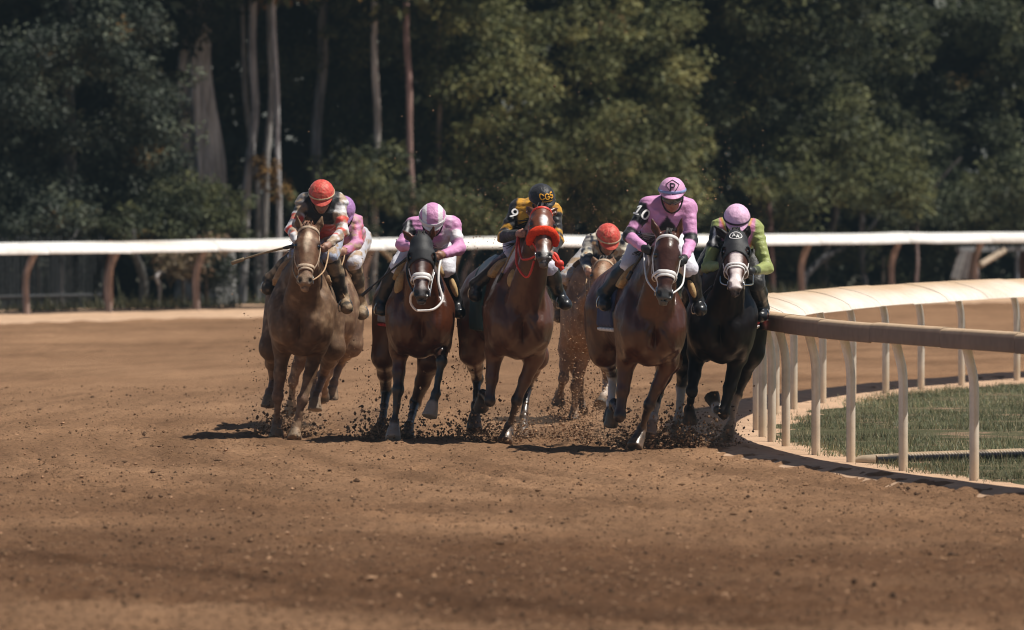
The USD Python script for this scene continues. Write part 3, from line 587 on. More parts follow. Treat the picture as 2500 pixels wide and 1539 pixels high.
tree("broadleaf_tree", "dusky green tree with rounded crown near the right edge of the wood", [(2330, 640, 4.2), (2360, 560, 4.0), (2385, 430, 4.0)], (0.12, 0.1, 0.05), (0.05, 0.042, 0.038),
     [(2400, 470, 2.6, 130, 90, 0.9, 70), (2300, 520, 2.8, 100, 50, 0.8, 30), (2480, 380, 3.0, 80, 100, 0.9, 36), (2430, 560, 2.6, 120, 40, 0.7, 30)], GREEN, 15,
     limbs=[([(2230, 560, 3.2), (2290, 450, 2.9), (2345, 385, 2.7)], 0.05, 0.018)])
tree("broadleaf_tree", "tall dark tree with sparse crown in the upper right corner of the wood", [(2520, 560, 6.5), (2530, 300, 6.5), (2540, -200, 6.5)], (0.16, 0.13, 0.1), (0.03, 0.028, 0.025),
     [(2400, 150, 4.2, 120, 140, 1.0, 48), (2240, 250, 5.0, 90, 150, 1.0, 24), (2300, 60, 4.6, 120, 80, 1.0, 36), (2490, 60, 4.0, 90, 100, 1.0, 34), (2180, 120, 5.0, 70, 130, 1.0, 18)], GREEN, 16, top=(4.4, 9.5, 2.8), topn=160)
# trunks of the left half
tree("old_trunk_tree", "old tree with broad fluted grey trunk left of the red capped rider", [(492, 600, 6.8), (488, 480, 6.8), (484, 320, 6.8), (480, 150, 6.8), (476, -200, 6.8)], (0.46, 0.40, 0.33, 0.25, 0.18, 0.15), (0.36, 0.355, 0.345), [(450, 40, 6.2, 110, 60, 0.9, 24), (570, 90, 6.6, 60, 80, 0.9, 12)], DARK, 21, top=(4.8, 9.5, 2.4), topn=130, fl=0.30)
sl = [("slender tree with smooth grey trunk, nearest right of the fluted trunk", [(598, 600, 5.0), (606, 400, 5.0), (616, 240, 5.0), (622, -200, 5.0)], (0.075, 0.07, 0.065, 0.05), (0.27, 0.265, 0.265)),
      ("slender tree with forked thin trunk just behind the smooth grey one", [(628, 600, 5.4), (620, 420, 5.4), (600, 200, 5.4), (590, -200, 5.4)], (0.05, 0.05, 0.04, 0.03), (0.19, 0.185, 0.18)),
      ("slender tree with straight brownish grey trunk and orange leaves at its middle", [(648, 600, 4.6), (650, 460, 4.6), (656, 300, 4.6), (660, -200, 4.6)], (0.055, 0.055, 0.05, 0.04), (0.26, 0.25, 0.24)),
      ("slender pale trunked tree, slightly wavy, left of the red cap", [(680, 600, 4.2), (676, 470, 4.2), (676, 330, 4.2), (674, 200, 4.2), (672, -200, 4.2)], (0.05, 0.05, 0.045, 0.04, 0.03), (0.40, 0.395, 0.40)),
      ("dark straight trunked tree above the red capped rider", [(775, 600, 5.6), (778, 400, 5.6), (782, 200, 5.6), (786, -200, 5.6)], (0.095, 0.09, 0.085, 0.07), (0.15, 0.15, 0.155)),
      ("slender tree with pale brown trunk rising between the two leftmost pink riders", [(915, 640, 3.6), (915, 400, 3.6), (915, 250, 3.6), (920, -200, 3.6)], (0.06, 0.055, 0.055, 0.045), (0.34, 0.31, 0.28)),
      ("slender tree with reddish brown trunk above the rider in pink and white cap", [(1004, 640, 3.2), (1000, 440, 3.2), (998, 280, 3.2), (997, 60, 3.2), (996, -200, 3.2)], (0.06, 0.055, 0.05, 0.05, 0.04), (0.32, 0.21, 0.185)),
      ("thin short trunked tree right of the reddish trunk", [(1062, 600, 3.6), (1068, 420, 3.6), (1072, 250, 3.6), (1078, -100, 3.6)], (0.04, 0.038, 0.035, 0.03), (0.25, 0.19, 0.15))]
for i, (lab, tr, rad, bk) in enumerate(sl):
    ex = [[], [], [(645, 405, 4.4, 26, 14, 0.15, 4), (668, 455, 4.4, 14, 10, 0.15, 2)], [], [(820, 90, 5.0, 70, 90, 0.7, 16)], [(880, 120, 3.8, 50, 70, 0.7, 16)], [(940, 60, 3.8, 80, 60, 0.8, 22)], [(1060, 60, 3.8, 60, 60, 0.7, 14)]][i]
    tree("slender_tree", lab, tr, rad, bk, ex, [(0.17, 0.095, 0.025, 1)] if i == 2 else GREEN, 30 + i, top=(4.9, 9.0, 1.5), topn=50, n=60, rr=(0.08, 0.2))
# leaning bare stems seen below the white rail
ln = [("pale leaning stem beside the rail post right of the black hooded bay", [(1135, 690, 3.0), (1165, 600, 3.2), (1190, 520, 3.4), (1200, 420, 3.5)], (0.05, 0.045, 0.04, 0.03, 0.02), (0.27, 0.20, 0.175)),
      ("forked pale stem under the white rail near the left rail posts", [(152, 690, 2.2), (150, 640, 2.2), (165, 600, 2.3), (190, 560, 2.4)], (0.045, 0.04, 0.035, 0.03, 0.02), (0.17, 0.165, 0.165)),
      ("crooked thin stem between the second and third rail posts", [(388, 700, 1.8), (378, 680, 1.8), (398, 660, 1.9), (425, 635, 2.1), (440, 590, 2.3)], (0.035, 0.03, 0.03, 0.025, 0.02, 0.012), (0.22, 0.205, 0.20)),
      ("dark forked trunk behind the crooked thin stem", [(352, 700, 2.4), (345, 660, 2.4), (330, 620, 2.4), (322, 560, 2.4)], (0.085, 0.08, 0.07, 0.06, 0.05), (0.085, 0.085, 0.08)),
      ("grey leaning trunk under the rail right of the green silks", [(1955, 700, 2.6), (2005, 640, 2.6), (2060, 605, 2.7), (2110, 575, 2.8), (2150, 520, 3.0)], (0.07, 0.06, 0.055, 0.05, 0.04, 0.03), (0.11, 0.11, 0.115)),
      ("upright shaded trunk between the two right hand rail posts", [(2115, 700, 2.6), (2110, 640, 2.6), (2108, 580, 2.6), (2100, 480, 2.8)], (0.055, 0.05, 0.05, 0.045, 0.04), (0.11, 0.11, 0.12)),
      ("thin stem with pinkish bark close right of the second right rail post", [(2236, 690, 1.5), (2240, 640, 1.5), (2238, 590, 1.6), (2240, 540, 1.8)], (0.035, 0.032, 0.03, 0.028, 0.02), (0.2, 0.145, 0.135)),
      ("reddish brown trunk behind the rider in lime green", [(1890, 700, 2.0), (1886, 600, 2.0), (1880, 520, 2.2), (1868, 450, 2.4)], (0.05, 0.05, 0.045, 0.04, 0.035), (0.12, 0.075, 0.065)),
      ("reddish brown trunk behind the second rail post from the left", [(262, 700, 1.6), (266, 640, 1.6), (268, 620, 1.6), (269, 596, 1.8)], (0.085, 0.075, 0.07, 0.065, 0.06), (0.15, 0.075, 0.045))]
for i, (lab, tr, rad, bk) in enumerate(ln):
    tree("understorey_tree", lab, tr, rad, bk, [(tr[-1][0], tr[-1][1] - 30, tr[-1][2] + 0.3, 40, 30, 0.4, 10)], GREEN, 60 + i, n=50, rr=(0.08, 0.2))
# bushes along the foot of the wood
bs = [("olive bush over the white rail left of the red capped rider", [(500, 520, 3.2, 90, 60, 0.7, 38), (550, 545, 3.0, 50, 40, 0.5, 14), (440, 480, 3.8, 70, 60, 0.6, 14)], GREEN + OLIVE[:2]), ("dark bush with a few orange leaves above the left end of the white rail", [(330, 530, 3.8, 130, 60, 0.8, 46), (420, 480, 4.0, 60, 50, 0.6, 12)], GREEN),
      ("shaded grey green bush in the lower left corner of the wood", [(90, 545, 3.4, 120, 45, 0.8, 40)], GREY), ("olive bush with pointed top between the two pink silks on the left", [(860, 480, 2.9, 90, 70, 0.7, 36), (930, 420, 3.2, 60, 80, 0.6, 20), (880, 390, 3.6, 70, 60, 0.6, 14)], GREEN + OLIVE[:2]),
      ("drooping olive bush behind the rider in black and gold", [(1180, 530, 2.0, 120, 45, 0.6, 46), (1060, 520, 2.4, 60, 60, 0.6, 18)], OLIVE), ("low dark bush behind the rider in lime green", [(1800, 530, 3.0, 110, 55, 0.8, 34)], GREEN), ("brownish drooping bush left of the third rail post", [(455, 640, 1.5, 35, 35, 0.35, 16)], [(0.2, 0.14, 0.09, 1), (0.12, 0.09, 0.05, 1)]), ("shaded dark bush below the white rail in front of the fluted trunk", [(490, 650, 2.4, 60, 50, 0.4, 26), (560, 670, 2.2, 40, 35, 0.4, 14)], DARK), ("low green bush at the foot of the leaning grey trunk", [(2300, 640, 3.2, 120, 50, 0.7, 34), (1990, 600, 3.4, 120, 45, 0.7, 30)], GREEN)]
for i, (lab, bl, cl) in enumerate(bs):
    t = thing("bush", lab, "bush"); C, R = blob_clumps(bl, 80 + i, 0.12, 0.28); v, f, c = leaves(C, R, 80, 0.08, 90 + i, cl); obj("foliage", (v, f), "leaf", t, smooth=False, col=c)
    b = C.mean(0); b[2] = -0.05; v, f = trunk_mesh([b, b * [1, 1, 0] + [0, 0, max(0.15, C[:, 2].min())], C.mean(0)], (0.04, 0.03, 0.015), 0, 7, i, 10); obj("stem", (v, f), "bark", t, col=np.tile((0.1, 0.085, 0.07), (len(v), 1)))
# far wood: one dark mass of leaves and poles behind
q = np.random.default_rng(99); C = []
for px in np.arange(-500, 3000, 22.0):
    for k in range(9):
        p = P(px + q.uniform(-20, 20), 600, DR(px) + q.uniform(8, 13)); C.append([p[0], p[1], q.uniform(0.0, 9.5)])
C = np.array(C); v, f, c = leaves(C, q.uniform(0.5, 0.9, len(C)), 46, 0.42, 98, DARK)
obj("far_wood", (v, f), "leaf", smooth=False, col=c, label="dark mass of leaves of the wood far behind the first trees", cat="wood", kind="stuff")
# weeds at the foot of the wood
n = 26000; px = q.uniform(-250, 2750, n); dd = q.uniform(0.7, 3.2, n); pos = np.array([P(a, 700, DR(a) + b) for a, b in zip(px, dd)]); pos[:, 2] = 0.0
k = meshkit.fbm(pos * [0.9, 0.9, 0], 3, 61) > 0.44; pos = pos[k]
gv, gf, gc = blades(pos, q.gamma(4, 0.035, len(pos)) + 0.03, q.uniform(0.012, 0.035, len(pos)), 62, [(0.045, 0.052, 0.028), (0.06, 0.065, 0.035), (0.04, 0.045, 0.022), (0.10, 0.095, 0.05)])
obj("weeds", (gv, gf), "grass_blade", smooth=False, col=gc, label="weeds and rough grass along the foot of the wood behind the outer rail", cat="weeds", kind="stuff")
obj("woodland_floor", grid_mesh([[np.r_[P(px, 700, DR(px) + w)[:2], z] for w, z in ((1.2, -0.06), (2.6, 0.0), (8, 0.05), (16, 0.0), (24, -0.13))] for px in range(-900, 3400, 60)]), "wood_floor", kind="structure")

# ------------------------------------------------------------------ dark slat fence at the left
fc = thing("slat_fence", "dark weathered vertical slat fence behind the left rail posts", "fence")
pxs = np.arange(-60, 252, 9.4)
for i, px in enumerate(pxs):
    b = P(px, 700, DR(px) + 2.0); h = 1.18 + 0.05 * q.uniform(-1, 1); t = unit(P(px + 8, 700, DR(px + 8) + 2.0) - b); F = np.stack([t, np.cross([0, 0, 1.0], t), [0, 0, 1.0]], 1)
    v, f = box([b[0], b[1], h / 2 - 0.02], (0.04, 0.02, h), F, 0.004); v[:, 0] += (v[:, 2] - 0.5) * q.uniform(-0.012, 0.012)
    obj("slat", (v, f), "timber", fc, smooth=False, col=np.tile(np.array((0.022, 0.025, 0.027)) * q.uniform(0.5, 1.6), (len(v), 1)))
for z in (0.3, 0.95):
    a, b = P(-70, 700, DR(-70) + 2.03), P(262, 700, DR(262) + 2.03); a[2] = b[2] = z
    obj("cross_bar", tube(np.array([a, (a + b) / 2, b]), 0.03, 6), "timber", fc, col=np.tile((0.04, 0.042, 0.045), (18, 1)))
# leaning pole and weathered timber stand
pl = thing("leaning_pole", "pale bare wooden pole leaning behind the outer rail between two riders", "pole")
a, b = tpt(870, 555, 0.9), tpt(985, 660, 0.6)
m = trunk_mesh([a, (a + b) / 2 + [0, 0, 0.02], b, b + (b - a) * 0.45], (0.035, 0.04, 0.045), 0, 9, 5, 16); obj("pole_shaft", m, "bark", pl, col=np.tile((0.30, 0.235, 0.16), (len(m[0]), 1)))
m = trunk_mesh([a * .35 + b * .65, a * .3 + b * .7 + [0.12, 0, 0.1]], (0.015, 0.008), 0, 6, 5, 5); obj("branch_stub", m, "bark", pl, col=np.tile((0.28, 0.22, 0.15), (len(m[0]), 1)))
sd = thing("timber_stand", "weathered grey timber stand with beam and slanting brace at the right end behind the rail", "stand")
def plank(name, p0, p1, w, th, col, depth=0.10):
    a, b = tpt(*p0), tpt(*p1); d = b - a; L = np.linalg.norm(d); z = d / L; F = frame(z, [0.3, 0.95, 0]).T
    v, f = box((a + b) / 2, (depth, w, L), F, 0.006); obj(name, (v, f), "timber", sd, smooth=False, col=np.tile(col, (len(v), 1)))
plank("beam", (2338, 610, 1.5), (2620, 606, 1.5), 0.085, 0.1, (0.16, 0.165, 0.17))
plank("leg", (2352, 612, 1.45), (2330, 684, 1.45), 0.13, 0.1, (0.20, 0.19, 0.185)); plank("leg", (2366, 612, 1.62), (2378, 688, 1.62), 0.2, 0.1, (0.21, 0.17, 0.165))
plank("leg", (2340, 680, 1.5), (2322, 760, 1.5), 0.10, 0.1, (0.16, 0.155, 0.15))
plank("board", (2360, 616, 1.4), (2348, 682, 1.4), 0.17, 0.03, (0.20, 0.18, 0.175), 0.03)
plank("brace", (2392, 648, 1.2), (2452, 612, 1.2), 0.09, 0.1, (0.36, 0.29, 0.22)); plank("upright", (2483, 606, 1.7), (2483, 740, 1.7), 0.05, 0.1, (0.13, 0.15, 0.18)); plank("upright", (2500, 606, 2.0), (2500, 740, 2.0), 0.2, 0.1, (0.07, 0.035, 0.02))
# ================================================================== horses
def mixc(a, b, t): return a + (np.asarray(b) - a) * np.asarray(t)[..., None]
def sstep(a, b, x): t = np.clip((x - a) / (b - a), 0, 1); return t * t * (3 - 2 * t)
class Horse: pass
def make_horse(name, label, S, h=0.0135):
    D = S["D"]; q = np.random.default_rng(S["seed"])
    H = Horse(); H.S = S
    at = lambda j: P(j[0], j[1], D + j[2])
    c0 = P(S["chest"], 800, D - 0.35)[:2]; c1 = P(S["hip"], 800, D + 1.0)[:2]
    u = unit(np.r_[c1 - c0, 0]); l = np.array([u[1], -u[0], 0.0]); up = np.array([0, 0, 1.0]); O = np.r_[c0, 0.0]
    dz = S.get("dz", 0.0)
    roll = S.get("roll", 0.0)                                  # lean into the turn
    L = lambda a, b, z: O + l * (a * S.get("wide", 1.0)) + u * b + up * (z + dz)
    H.L, H.l, H.u = L, l, u
    R = np.stack([l, u, up])
    tr = Shape()
    tr.ell(L(0, .75, 1.13), (.25, .62, .365), .05, "body", R)
    for s in (-1, 1):
        tr.ell(L(.155 * s, .24, 1.03), (.118, .25, .31), .05, "body", R); tr.ell(L(.10 * s, .28, 1.24), (.10, .2, .22), .06, "body", R)
        tr.ell(L(.105 * s, .05, .975), (.12, .165, .19), .03, "body", R); tr.ell(L(.185 * s, .12, 1.0), (.085, .14, .20), .045, "body", R)
        tr.ell(L(.185 * s, 1.5, 1.03), (.135, .28, .35), .06, "body", R)
    tr.ell(L(0, .2, .86), (.16, .22, .17), .05, "body", R)
    tr.cone(L(0, .12, 1.36), L(0, .6, 1.42), .125, .105, .07, "body")
    tr.cone(L(0, .55, 1.34), L(0, 1.2, 1.33), .17, .21, .08, "body")
    tr.ell(L(0, 1.42, 1.22), (.27, .42, .29), .07, "body", R)
    tr.ell(L(0, 1.15, 1.06), (.24, .42, .27), .07, "body", R)
    H.torso = tr
    B = Shape(); B.prims = list(tr.prims)
    # head
    poll = at(S["poll"]); m0 = P(S["muz"][0], S["muz"][1], D + S["poll"][2])
    pr = np.linalg.norm(m0 - poll); dd = math.sqrt(max(0.60 ** 2 - pr ** 2, 0.0)) if pr < 0.6 else 0.0
    muz = P(S["muz"][0], S["muz"][1], D + S["poll"][2] - dd)
    e = unit(muz - poll); a = l + up * S.get("tilt", 0.0); a = unit(a - (a @ e) * e); n = np.cross(e, a)
    hp = lambda t, lat, nn: poll + e * t + a * lat + n * nn
    H.hp, H.e, H.a, H.n, H.poll = hp, e, a, n, poll
    RH = np.stack([a, e, n])
    hd = Shape()
    hd.ell(hp(.085, 0, -.02), (.088, .12, .095), .03, "head", RH); hd.ell(hp(.19, 0, -.01), (.093, .13, .085), .03, "head", RH)
    for s in (-1, 1):
        hd.ell(hp(.185, .078 * s, .018), (.032, .05, .034), .03, "head", RH)
        hd.ell(hp(.26, .058 * s, -.065), (.045, .125, .095), .035, "head", RH)
        hd.cone(hp(.24, .05 * s, .03), hp(.40, .038 * s, .02), .022, .018, .03, "head")
    hd.cone(hp(.16, 0, .005), hp(.47, 0, .0), .078, .05, .035, "head")
    hd.cone(hp(.30, 0, -.085), hp(.53, 0, -.045), .052, .036, .03, "head")
    hd.ell(hp(.505, 0, -.005), (.058, .075, .055), .025, "muzzle", RH)
    for s in (-1, 1): hd.ell(hp(.525, .04 * s, .018), (.03, .042, .032), .018, "muzzle", RH)
    hd.ell(hp(.555, 0, .005), (.045, .03, .04), .015, "muzzle", RH)
    H.head = Shape(); H.head.prims = list(hd.prims)
    hd.ell(hp(.578, 0, -.03), (.038, .026, .04), .012, "muzzle", RH)
    for s in (-1, 1):
        hd.cut(hp(.535, .047 * s, .046), (.015, .026, .026), .008, RH)
        hd.cut(hp(.20, .1 * s, .03), (.016, .022, .018), .012, RH)
    hd.cut(hp(.572, 0, .02), (.05, .0055, .04), .004, RH)
    B.prims += hd.prims
    for s, tip in ((-1, S["ears"][0]), (1, S["ears"][1])):
        tp = P(tip[0], tip[1], D + S["poll"][2] + (tip[2] if len(tip) > 2 else .02)); b = hp(.015, .058 * s, -.035); mid = b * .55 + tp * .45 + a * s * .012
        B.cone(b, mid, .029, .030, .02, "ear"); B.cone(mid, tp, .030, .005, .012, "ear")
        ed = unit(tp - b); fr = unit(np.array([0, -1.0, 0]) + a * s * .4 - ed * (np.array([0, -1.0, 0]) @ ed)); side = unit(np.cross(ed, fr))
        B.cut(mid + ed * .01 + fr * .026, (.017, .07, .022), .006, np.stack([side, ed, unit(np.cross(side, ed))]))
    # neck
    B.cone(L(0, .3, 1.25), hp(.06, 0, -.12), .195, .092, .08, "neck", (l, .84))
    B.cone(L(0, .42, 1.40), hp(.0, 0, -.11), .12, .07, .06, "neck"); B.cone(L(0, .06, 1.10), hp(.17, 0, -.15), .145, .064, .07, "neck")
    for s in (-1, 1): B.cone(L(.09 * s, .03, 1.06), hp(.12, .05 * s, -.14), .085, .04, .05, "neck")
    # legs
    H.feet = []; legpts = {}
    for key, s, fore in (("fl", -1, 1), ("fr", 1, 1), ("hl", -1, 0), ("hr", 1, 0)):
        j = [at(p) for p in S[key]]
        if len(j) == 4: j = [j[0], j[1], j[2], j[2] * .6 + j[3] * .4, j[3]]
        e0, kn, ft, co, to = j; legpts[key] = j
        if fore:
            B.cone(L(.165 * s, .22, 1.1), e0, .125, .076, .06, key + "0"); m = e0 * .45 + kn * .55
            B.cone(e0, m, .072, .049, .045, key + "0"); B.cone(m, kn, .049, .038, .03, key + "1")
            B.ell(kn, (.046, .046, .054), .02, key + "2"); r1, r2 = .032, .027
        else:
            B.cone(L(.15 * s, 1.4, 1.12), e0, .19, .105, .09, key + "0"); m = e0 * .5 + kn * .5
            B.cone(e0, m, .094, .062, .06, key + "0"); B.cone(m, kn, .062, .040, .035, key + "1"); B.ell(kn, (.043, .048, .054), .025, key + "2")
            bk = unit(kn - ft) * .03 + u * .04; B.cone(kn, kn + bk, .038, .024, .02, key + "2"); r1, r2 = .036, .03
        B.cone(kn, kn * .5 + ft * .5, r1 + .006, r2, .025, key + "3"); B.cone(kn * .5 + ft * .5, ft, r2, r2 + .002, .02, key + "4")
        B.ell(ft, (.041, .043, .043), .02, key + "5")
        B.cone(ft, co, .036, .038, .015, key + "6"); hd_ = unit(to - co)
        B.hoof(co, to, .047, .068, key + "7", .006); H.feet.append(to)
    H.body_shape = B
    def muscle(d, p):
        r = p - O; pa, pb, pz = np.abs(r @ l), r @ u, r[..., 2] - dz; w = np.clip((.34 - pb) / .12, 0, 1)
        gz = lambda z0, z1: np.clip((pz - z0) / .05, 0, 1) * np.clip((z1 - pz) / .05, 0, 1)
        o = .013 * np.exp(-(pa / .011) ** 2) * gz(.82, 1.05) * w + .009 * np.exp(-((pa - .035 - .55 * (1.04 - pz)) / .014) ** 2) * gz(.84, 1.04) * w
        o += .008 * np.exp(-((pa - .135 - .10 * (pz - 1.0)) / .016) ** 2) * gz(.88, 1.32) * w + .003 * np.exp(-((pa - .07 - .05 * np.sin(pz * 9)) / .012) ** 2) * gz(1.02, 1.4) * w
        o += .013 * np.abs(meshkit.noise(p * [9, 9, 4.5], S["seed"]) - .5) + .006 * (meshkit.noise(p * [22, 22, 12], S["seed"] + 5) - .5); return d + o - .003
    v, f = skin_of(B, h, muscle, passes=1)
    v = v + 0  # world coordinates
    tags = B.tags(v); rel = v - O
    la, lb, lz = rel @ l, rel @ u, rel[:, 2] - dz
    ht, hl, hn = (v - poll) @ e, (v - poll) @ a, (v - poll) @ n
    nz = meshkit.fbm(v * 7, 3, S["seed"]); nf = meshkit.fbm(v * 26, 2, S["seed"] + 1)
    base = np.array(S["coat"]) * S.get("tone", .82); col = np.tile(base, (len(v), 1)) * (0.82 + 0.36 * nz)[:, None]
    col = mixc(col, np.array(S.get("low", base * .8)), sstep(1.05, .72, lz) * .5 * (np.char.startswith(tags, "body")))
    leg = np.array([len(t) == 3 and t[2].isdigit() for t in tags]); li = np.array([int(t[2]) if len(t) == 3 and t[2].isdigit() else -1 for t in tags])
    pc = np.array(S["points"]); col = np.where((leg & (li >= 2))[:, None], pc * (0.75 + 0.5 * nz)[:, None], col); col = np.where((leg & (li == 1))[:, None], mixc(col, pc, 0.55 + 0 * li), col)
    ishead = (tags == "head") | (tags == "muzzle") | (tags == "ear")
    col = np.where(ishead[:, None], np.array(S.get("face", base)) * (0.85 + 0.3 * nz)[:, None], col)
    col = np.where((tags == "ear")[:, None], np.array(S.get("earc", base * 1.2)) * (0.8 + 0.4 * nz)[:, None], col)
    mz = sstep(.43, .53, ht) * ishead; col = mixc(col, S.get("muzzle", (.03, .022, .02)), mz)
    col = mixc(col, (.012, .009, .008), ishead * np.maximum.reduce([sstep(.034, .02, np.linalg.norm(np.stack([ht - .532, hl - .047 * s, (hn - .04) * .6], 1), axis=1)) for s in (-1, 1)]))
    col = mixc(col, np.array(S.get("face", base)) * .25, ishead * np.maximum.reduce([sstep(.05, .028, np.linalg.norm(np.stack([(ht - .195) * .8, hl - .092 * s, hn - .025], 1), axis=1)) for s in (-1, 1)]) * .8)
    for (t0, t1, w0, w1, off) in S.get("blaze", []):
        ww = w0 + (w1 - w0) * np.clip((ht - t0) / (t1 - t0), 0, 1) + .006 * (nf - .5); end = np.clip(np.minimum(ht - t0, t1 - ht) / .008, 0, 1)
        col = mixc(col, S.get("blaze_col", (.72, .68, .65)), ishead * (hn > -.01) * sstep(.004, -.004, np.abs(hl - off) - ww * end))
    for key, (i0, wc) in S.get("socks", {}).items():
        k = np.array([t.startswith(key) for t in tags]) & (li >= i0) & (li < 7); col = np.where(k[:, None], np.array(wc) * (0.8 + 0.4 * nf)[:, None], col)
    hoofk = leg & (li == 7); col = np.where(hoofk[:, None], np.array(S.get("hoof", (.06, .05, .042))) * (0.7 + 0.6 * nf)[:, None], col)
    for key, wc in S.get("hoof_each", {}).items():
        k = np.array([t == key + "7" for t in tags]); col = np.where(k[:, None], np.array(wc) * (0.8 + 0.4 * nf)[:, None], col)
    if S.get("mud"):
        mc, amt = S["mud"]; mm = sstep(.62 - amt, .72 - amt * .6, nf * .6 + nz * .4); col = mixc(col, mc, mm * .85)
    dirty = sstep(.36, .05, v[:, 2]) * leg * .55 * sstep(.3, .6, nf); col = mixc(col, (.24, .15, .09), dirty)
    col = blur(col, f, 2)
    ground = G(S["chest"], D)
    t = thing(name, label, "horse", loc=ground); H.prim = t; H.o = ground
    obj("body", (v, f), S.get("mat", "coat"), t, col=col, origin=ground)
    for s in (-1, 1): obj("eye", ball(hp(.198, .091 * s, .026), (.023, .023, .021)), "eye_ball", t, origin=ground)
    # mane and tail
    hair = S.get("hair", "horse_hair"); st = []
    for i in range(46):
        k = q.uniform(0, 1); b = hp(-.02, 0, -.15) * (1 - k) + L(0, .5, 1.52) * k; sd = S.get("mane_side", -1)
        o = up * q.uniform(.02, .06) + l * sd * q.uniform(.0, .05) + u * q.uniform(.02, .10); w = l * sd * q.uniform(.06, .12) - up * q.uniform(-.02, .06) + u * q.uniform(.04, .14)
        st.append(tube(curve([b, b + o, b + o + w * .6, b + o + w], 7), np.linspace(.011, .002, 7), 4))
    obj("mane", join(st), hair, t, origin=ground); st = []
    for i in range(9): b = hp(-.03, q.uniform(-.03, .03), -.02); st.append(tube(curve([b, b + up * .025 + n * .03, b + e * .08 + n * q.uniform(.075, .09) + a * q.uniform(-.04, .04)], 6), np.linspace(.008, .002, 6), 4))
    obj("forelock", join(st), hair, t, origin=ground)
    st = []; r0 = L(0, 1.83, 1.3); dx = S.get("tail", 0.0)
    for i in range(60):
        sp = q.normal(size=3) * [.05, .08, .06]; p1 = r0 + u * .16 + up * .03; p2 = r0 + u * .34 - up * .22 + l * dx * .6 + sp * .6; p3 = r0 + u * q.uniform(.3, .55) - up * q.uniform(.45, .75) + l * (dx * q.uniform(.7, 1.5)) + sp
        st.append(tube(curve([r0, p1, p2, p3], 9), np.linspace(.008, .0012, 9), 4))
    obj("tail", join(st), hair, t, origin=ground)
    return H

def ray_to(shape, o, d, hi=0.3, n=18):
    """Distance along each direction d from the inside point(s) o to the surface."""
    lo = np.zeros(len(d)); hi = np.full(len(d), hi)
    for _ in range(n):
        m = (lo + hi) / 2; ins = shape.eval(o + d * m[:, None]) < 0; lo = np.where(ins, m, lo); hi = np.where(ins, hi, m)
    return (lo + hi) / 2
def head_arc(H, t0, th0, th1, off=0.006, n=28, tilt=0.0):
    th = np.radians(np.linspace(th0, th1, n)); d = np.cos(th)[:, None] * H.n + np.sin(th)[:, None] * H.a
    o = np.array([H.hp(t0, 0, -.03)] * n) + H.e * (tilt * np.cos(th))[:, None]; r = ray_to(H.head, o, d) + off
    return o + d * r[:, None], d
def head_line(H, ths, ts, off=0.006, n=20):
    tt = np.linspace(0, 1, n); th = np.radians(np.interp(tt, np.linspace(0, 1, len(ths)), ths)); t = np.interp(tt, np.linspace(0, 1, len(ts)), ts)
    d = np.cos(th)[:, None] * H.n + np.sin(th)[:, None] * H.a; o = np.array([H.hp(x, 0, -.03) for x in t]); r = ray_to(H.head, o, d) + off
    return o + d * r[:, None], d
def strap(pts_dirs, w, th=.0045): return tube(pts_dirs[0], w, 8, normals=pts_dirs[1], flat_r=th)
def add_bridle(H, mat, w=.011, brow=True, lower=True, nose_t=.385, nose_w=.016, rein_mat=None, rings="steel", nose=True, brow_w=.013):
    o = H.o; mk = lambda nm, m, mt, par: obj(nm, m, mt, par, origin=o)
    br = mk("bridle", join([strap(head_line(H, [s * 112, s * 92, s * 84, s * 84], [-.02, .08, .25, .47]), w) for s in (-1, 1)] + [strap(head_line(H, [s * 128, s * 140], [.0, .30]), w * .8) for s in (-1, 1)]), mat, H.prim)
    if brow: mk("browband", strap(head_arc(H, .055, -100, 100, tilt=-.02), brow_w), mat, br)
    if nose: mk("noseband", strap(head_arc(H, nose_t, -172, 172, n=44), nose_w, .006), mat, br)
    if lower: mk("lower_noseband", strap(head_arc(H, nose_t + .05, -100, 100, tilt=-.025), nose_w * .75, .006), mat, br)
    H.bits = []
    for s in (-1, 1):
        pt, d = head_line(H, [s * 88, s * 88], [.49, .495], .012, 2); H.bits.append(pt[0]); mk("bit_ring", ring(pt[0], d[0], .032, .0045), rings, br)
    H.bridle = br; return br
def add_reins(H, hands, mat, r=.006):
    o = H.o
    for s, hd_ in zip((0, 1), hands):
        b = H.bits[s]; sg = (-1, 1)[s]
        mid = b * .5 + hd_ * .5 + H.l * sg * .035 - np.array([0, 0, .05]) + H.u * -.02
        obj("rein", tube(curve([b, mid, hd_], 16), r, 6), mat, H.prim, origin=o)
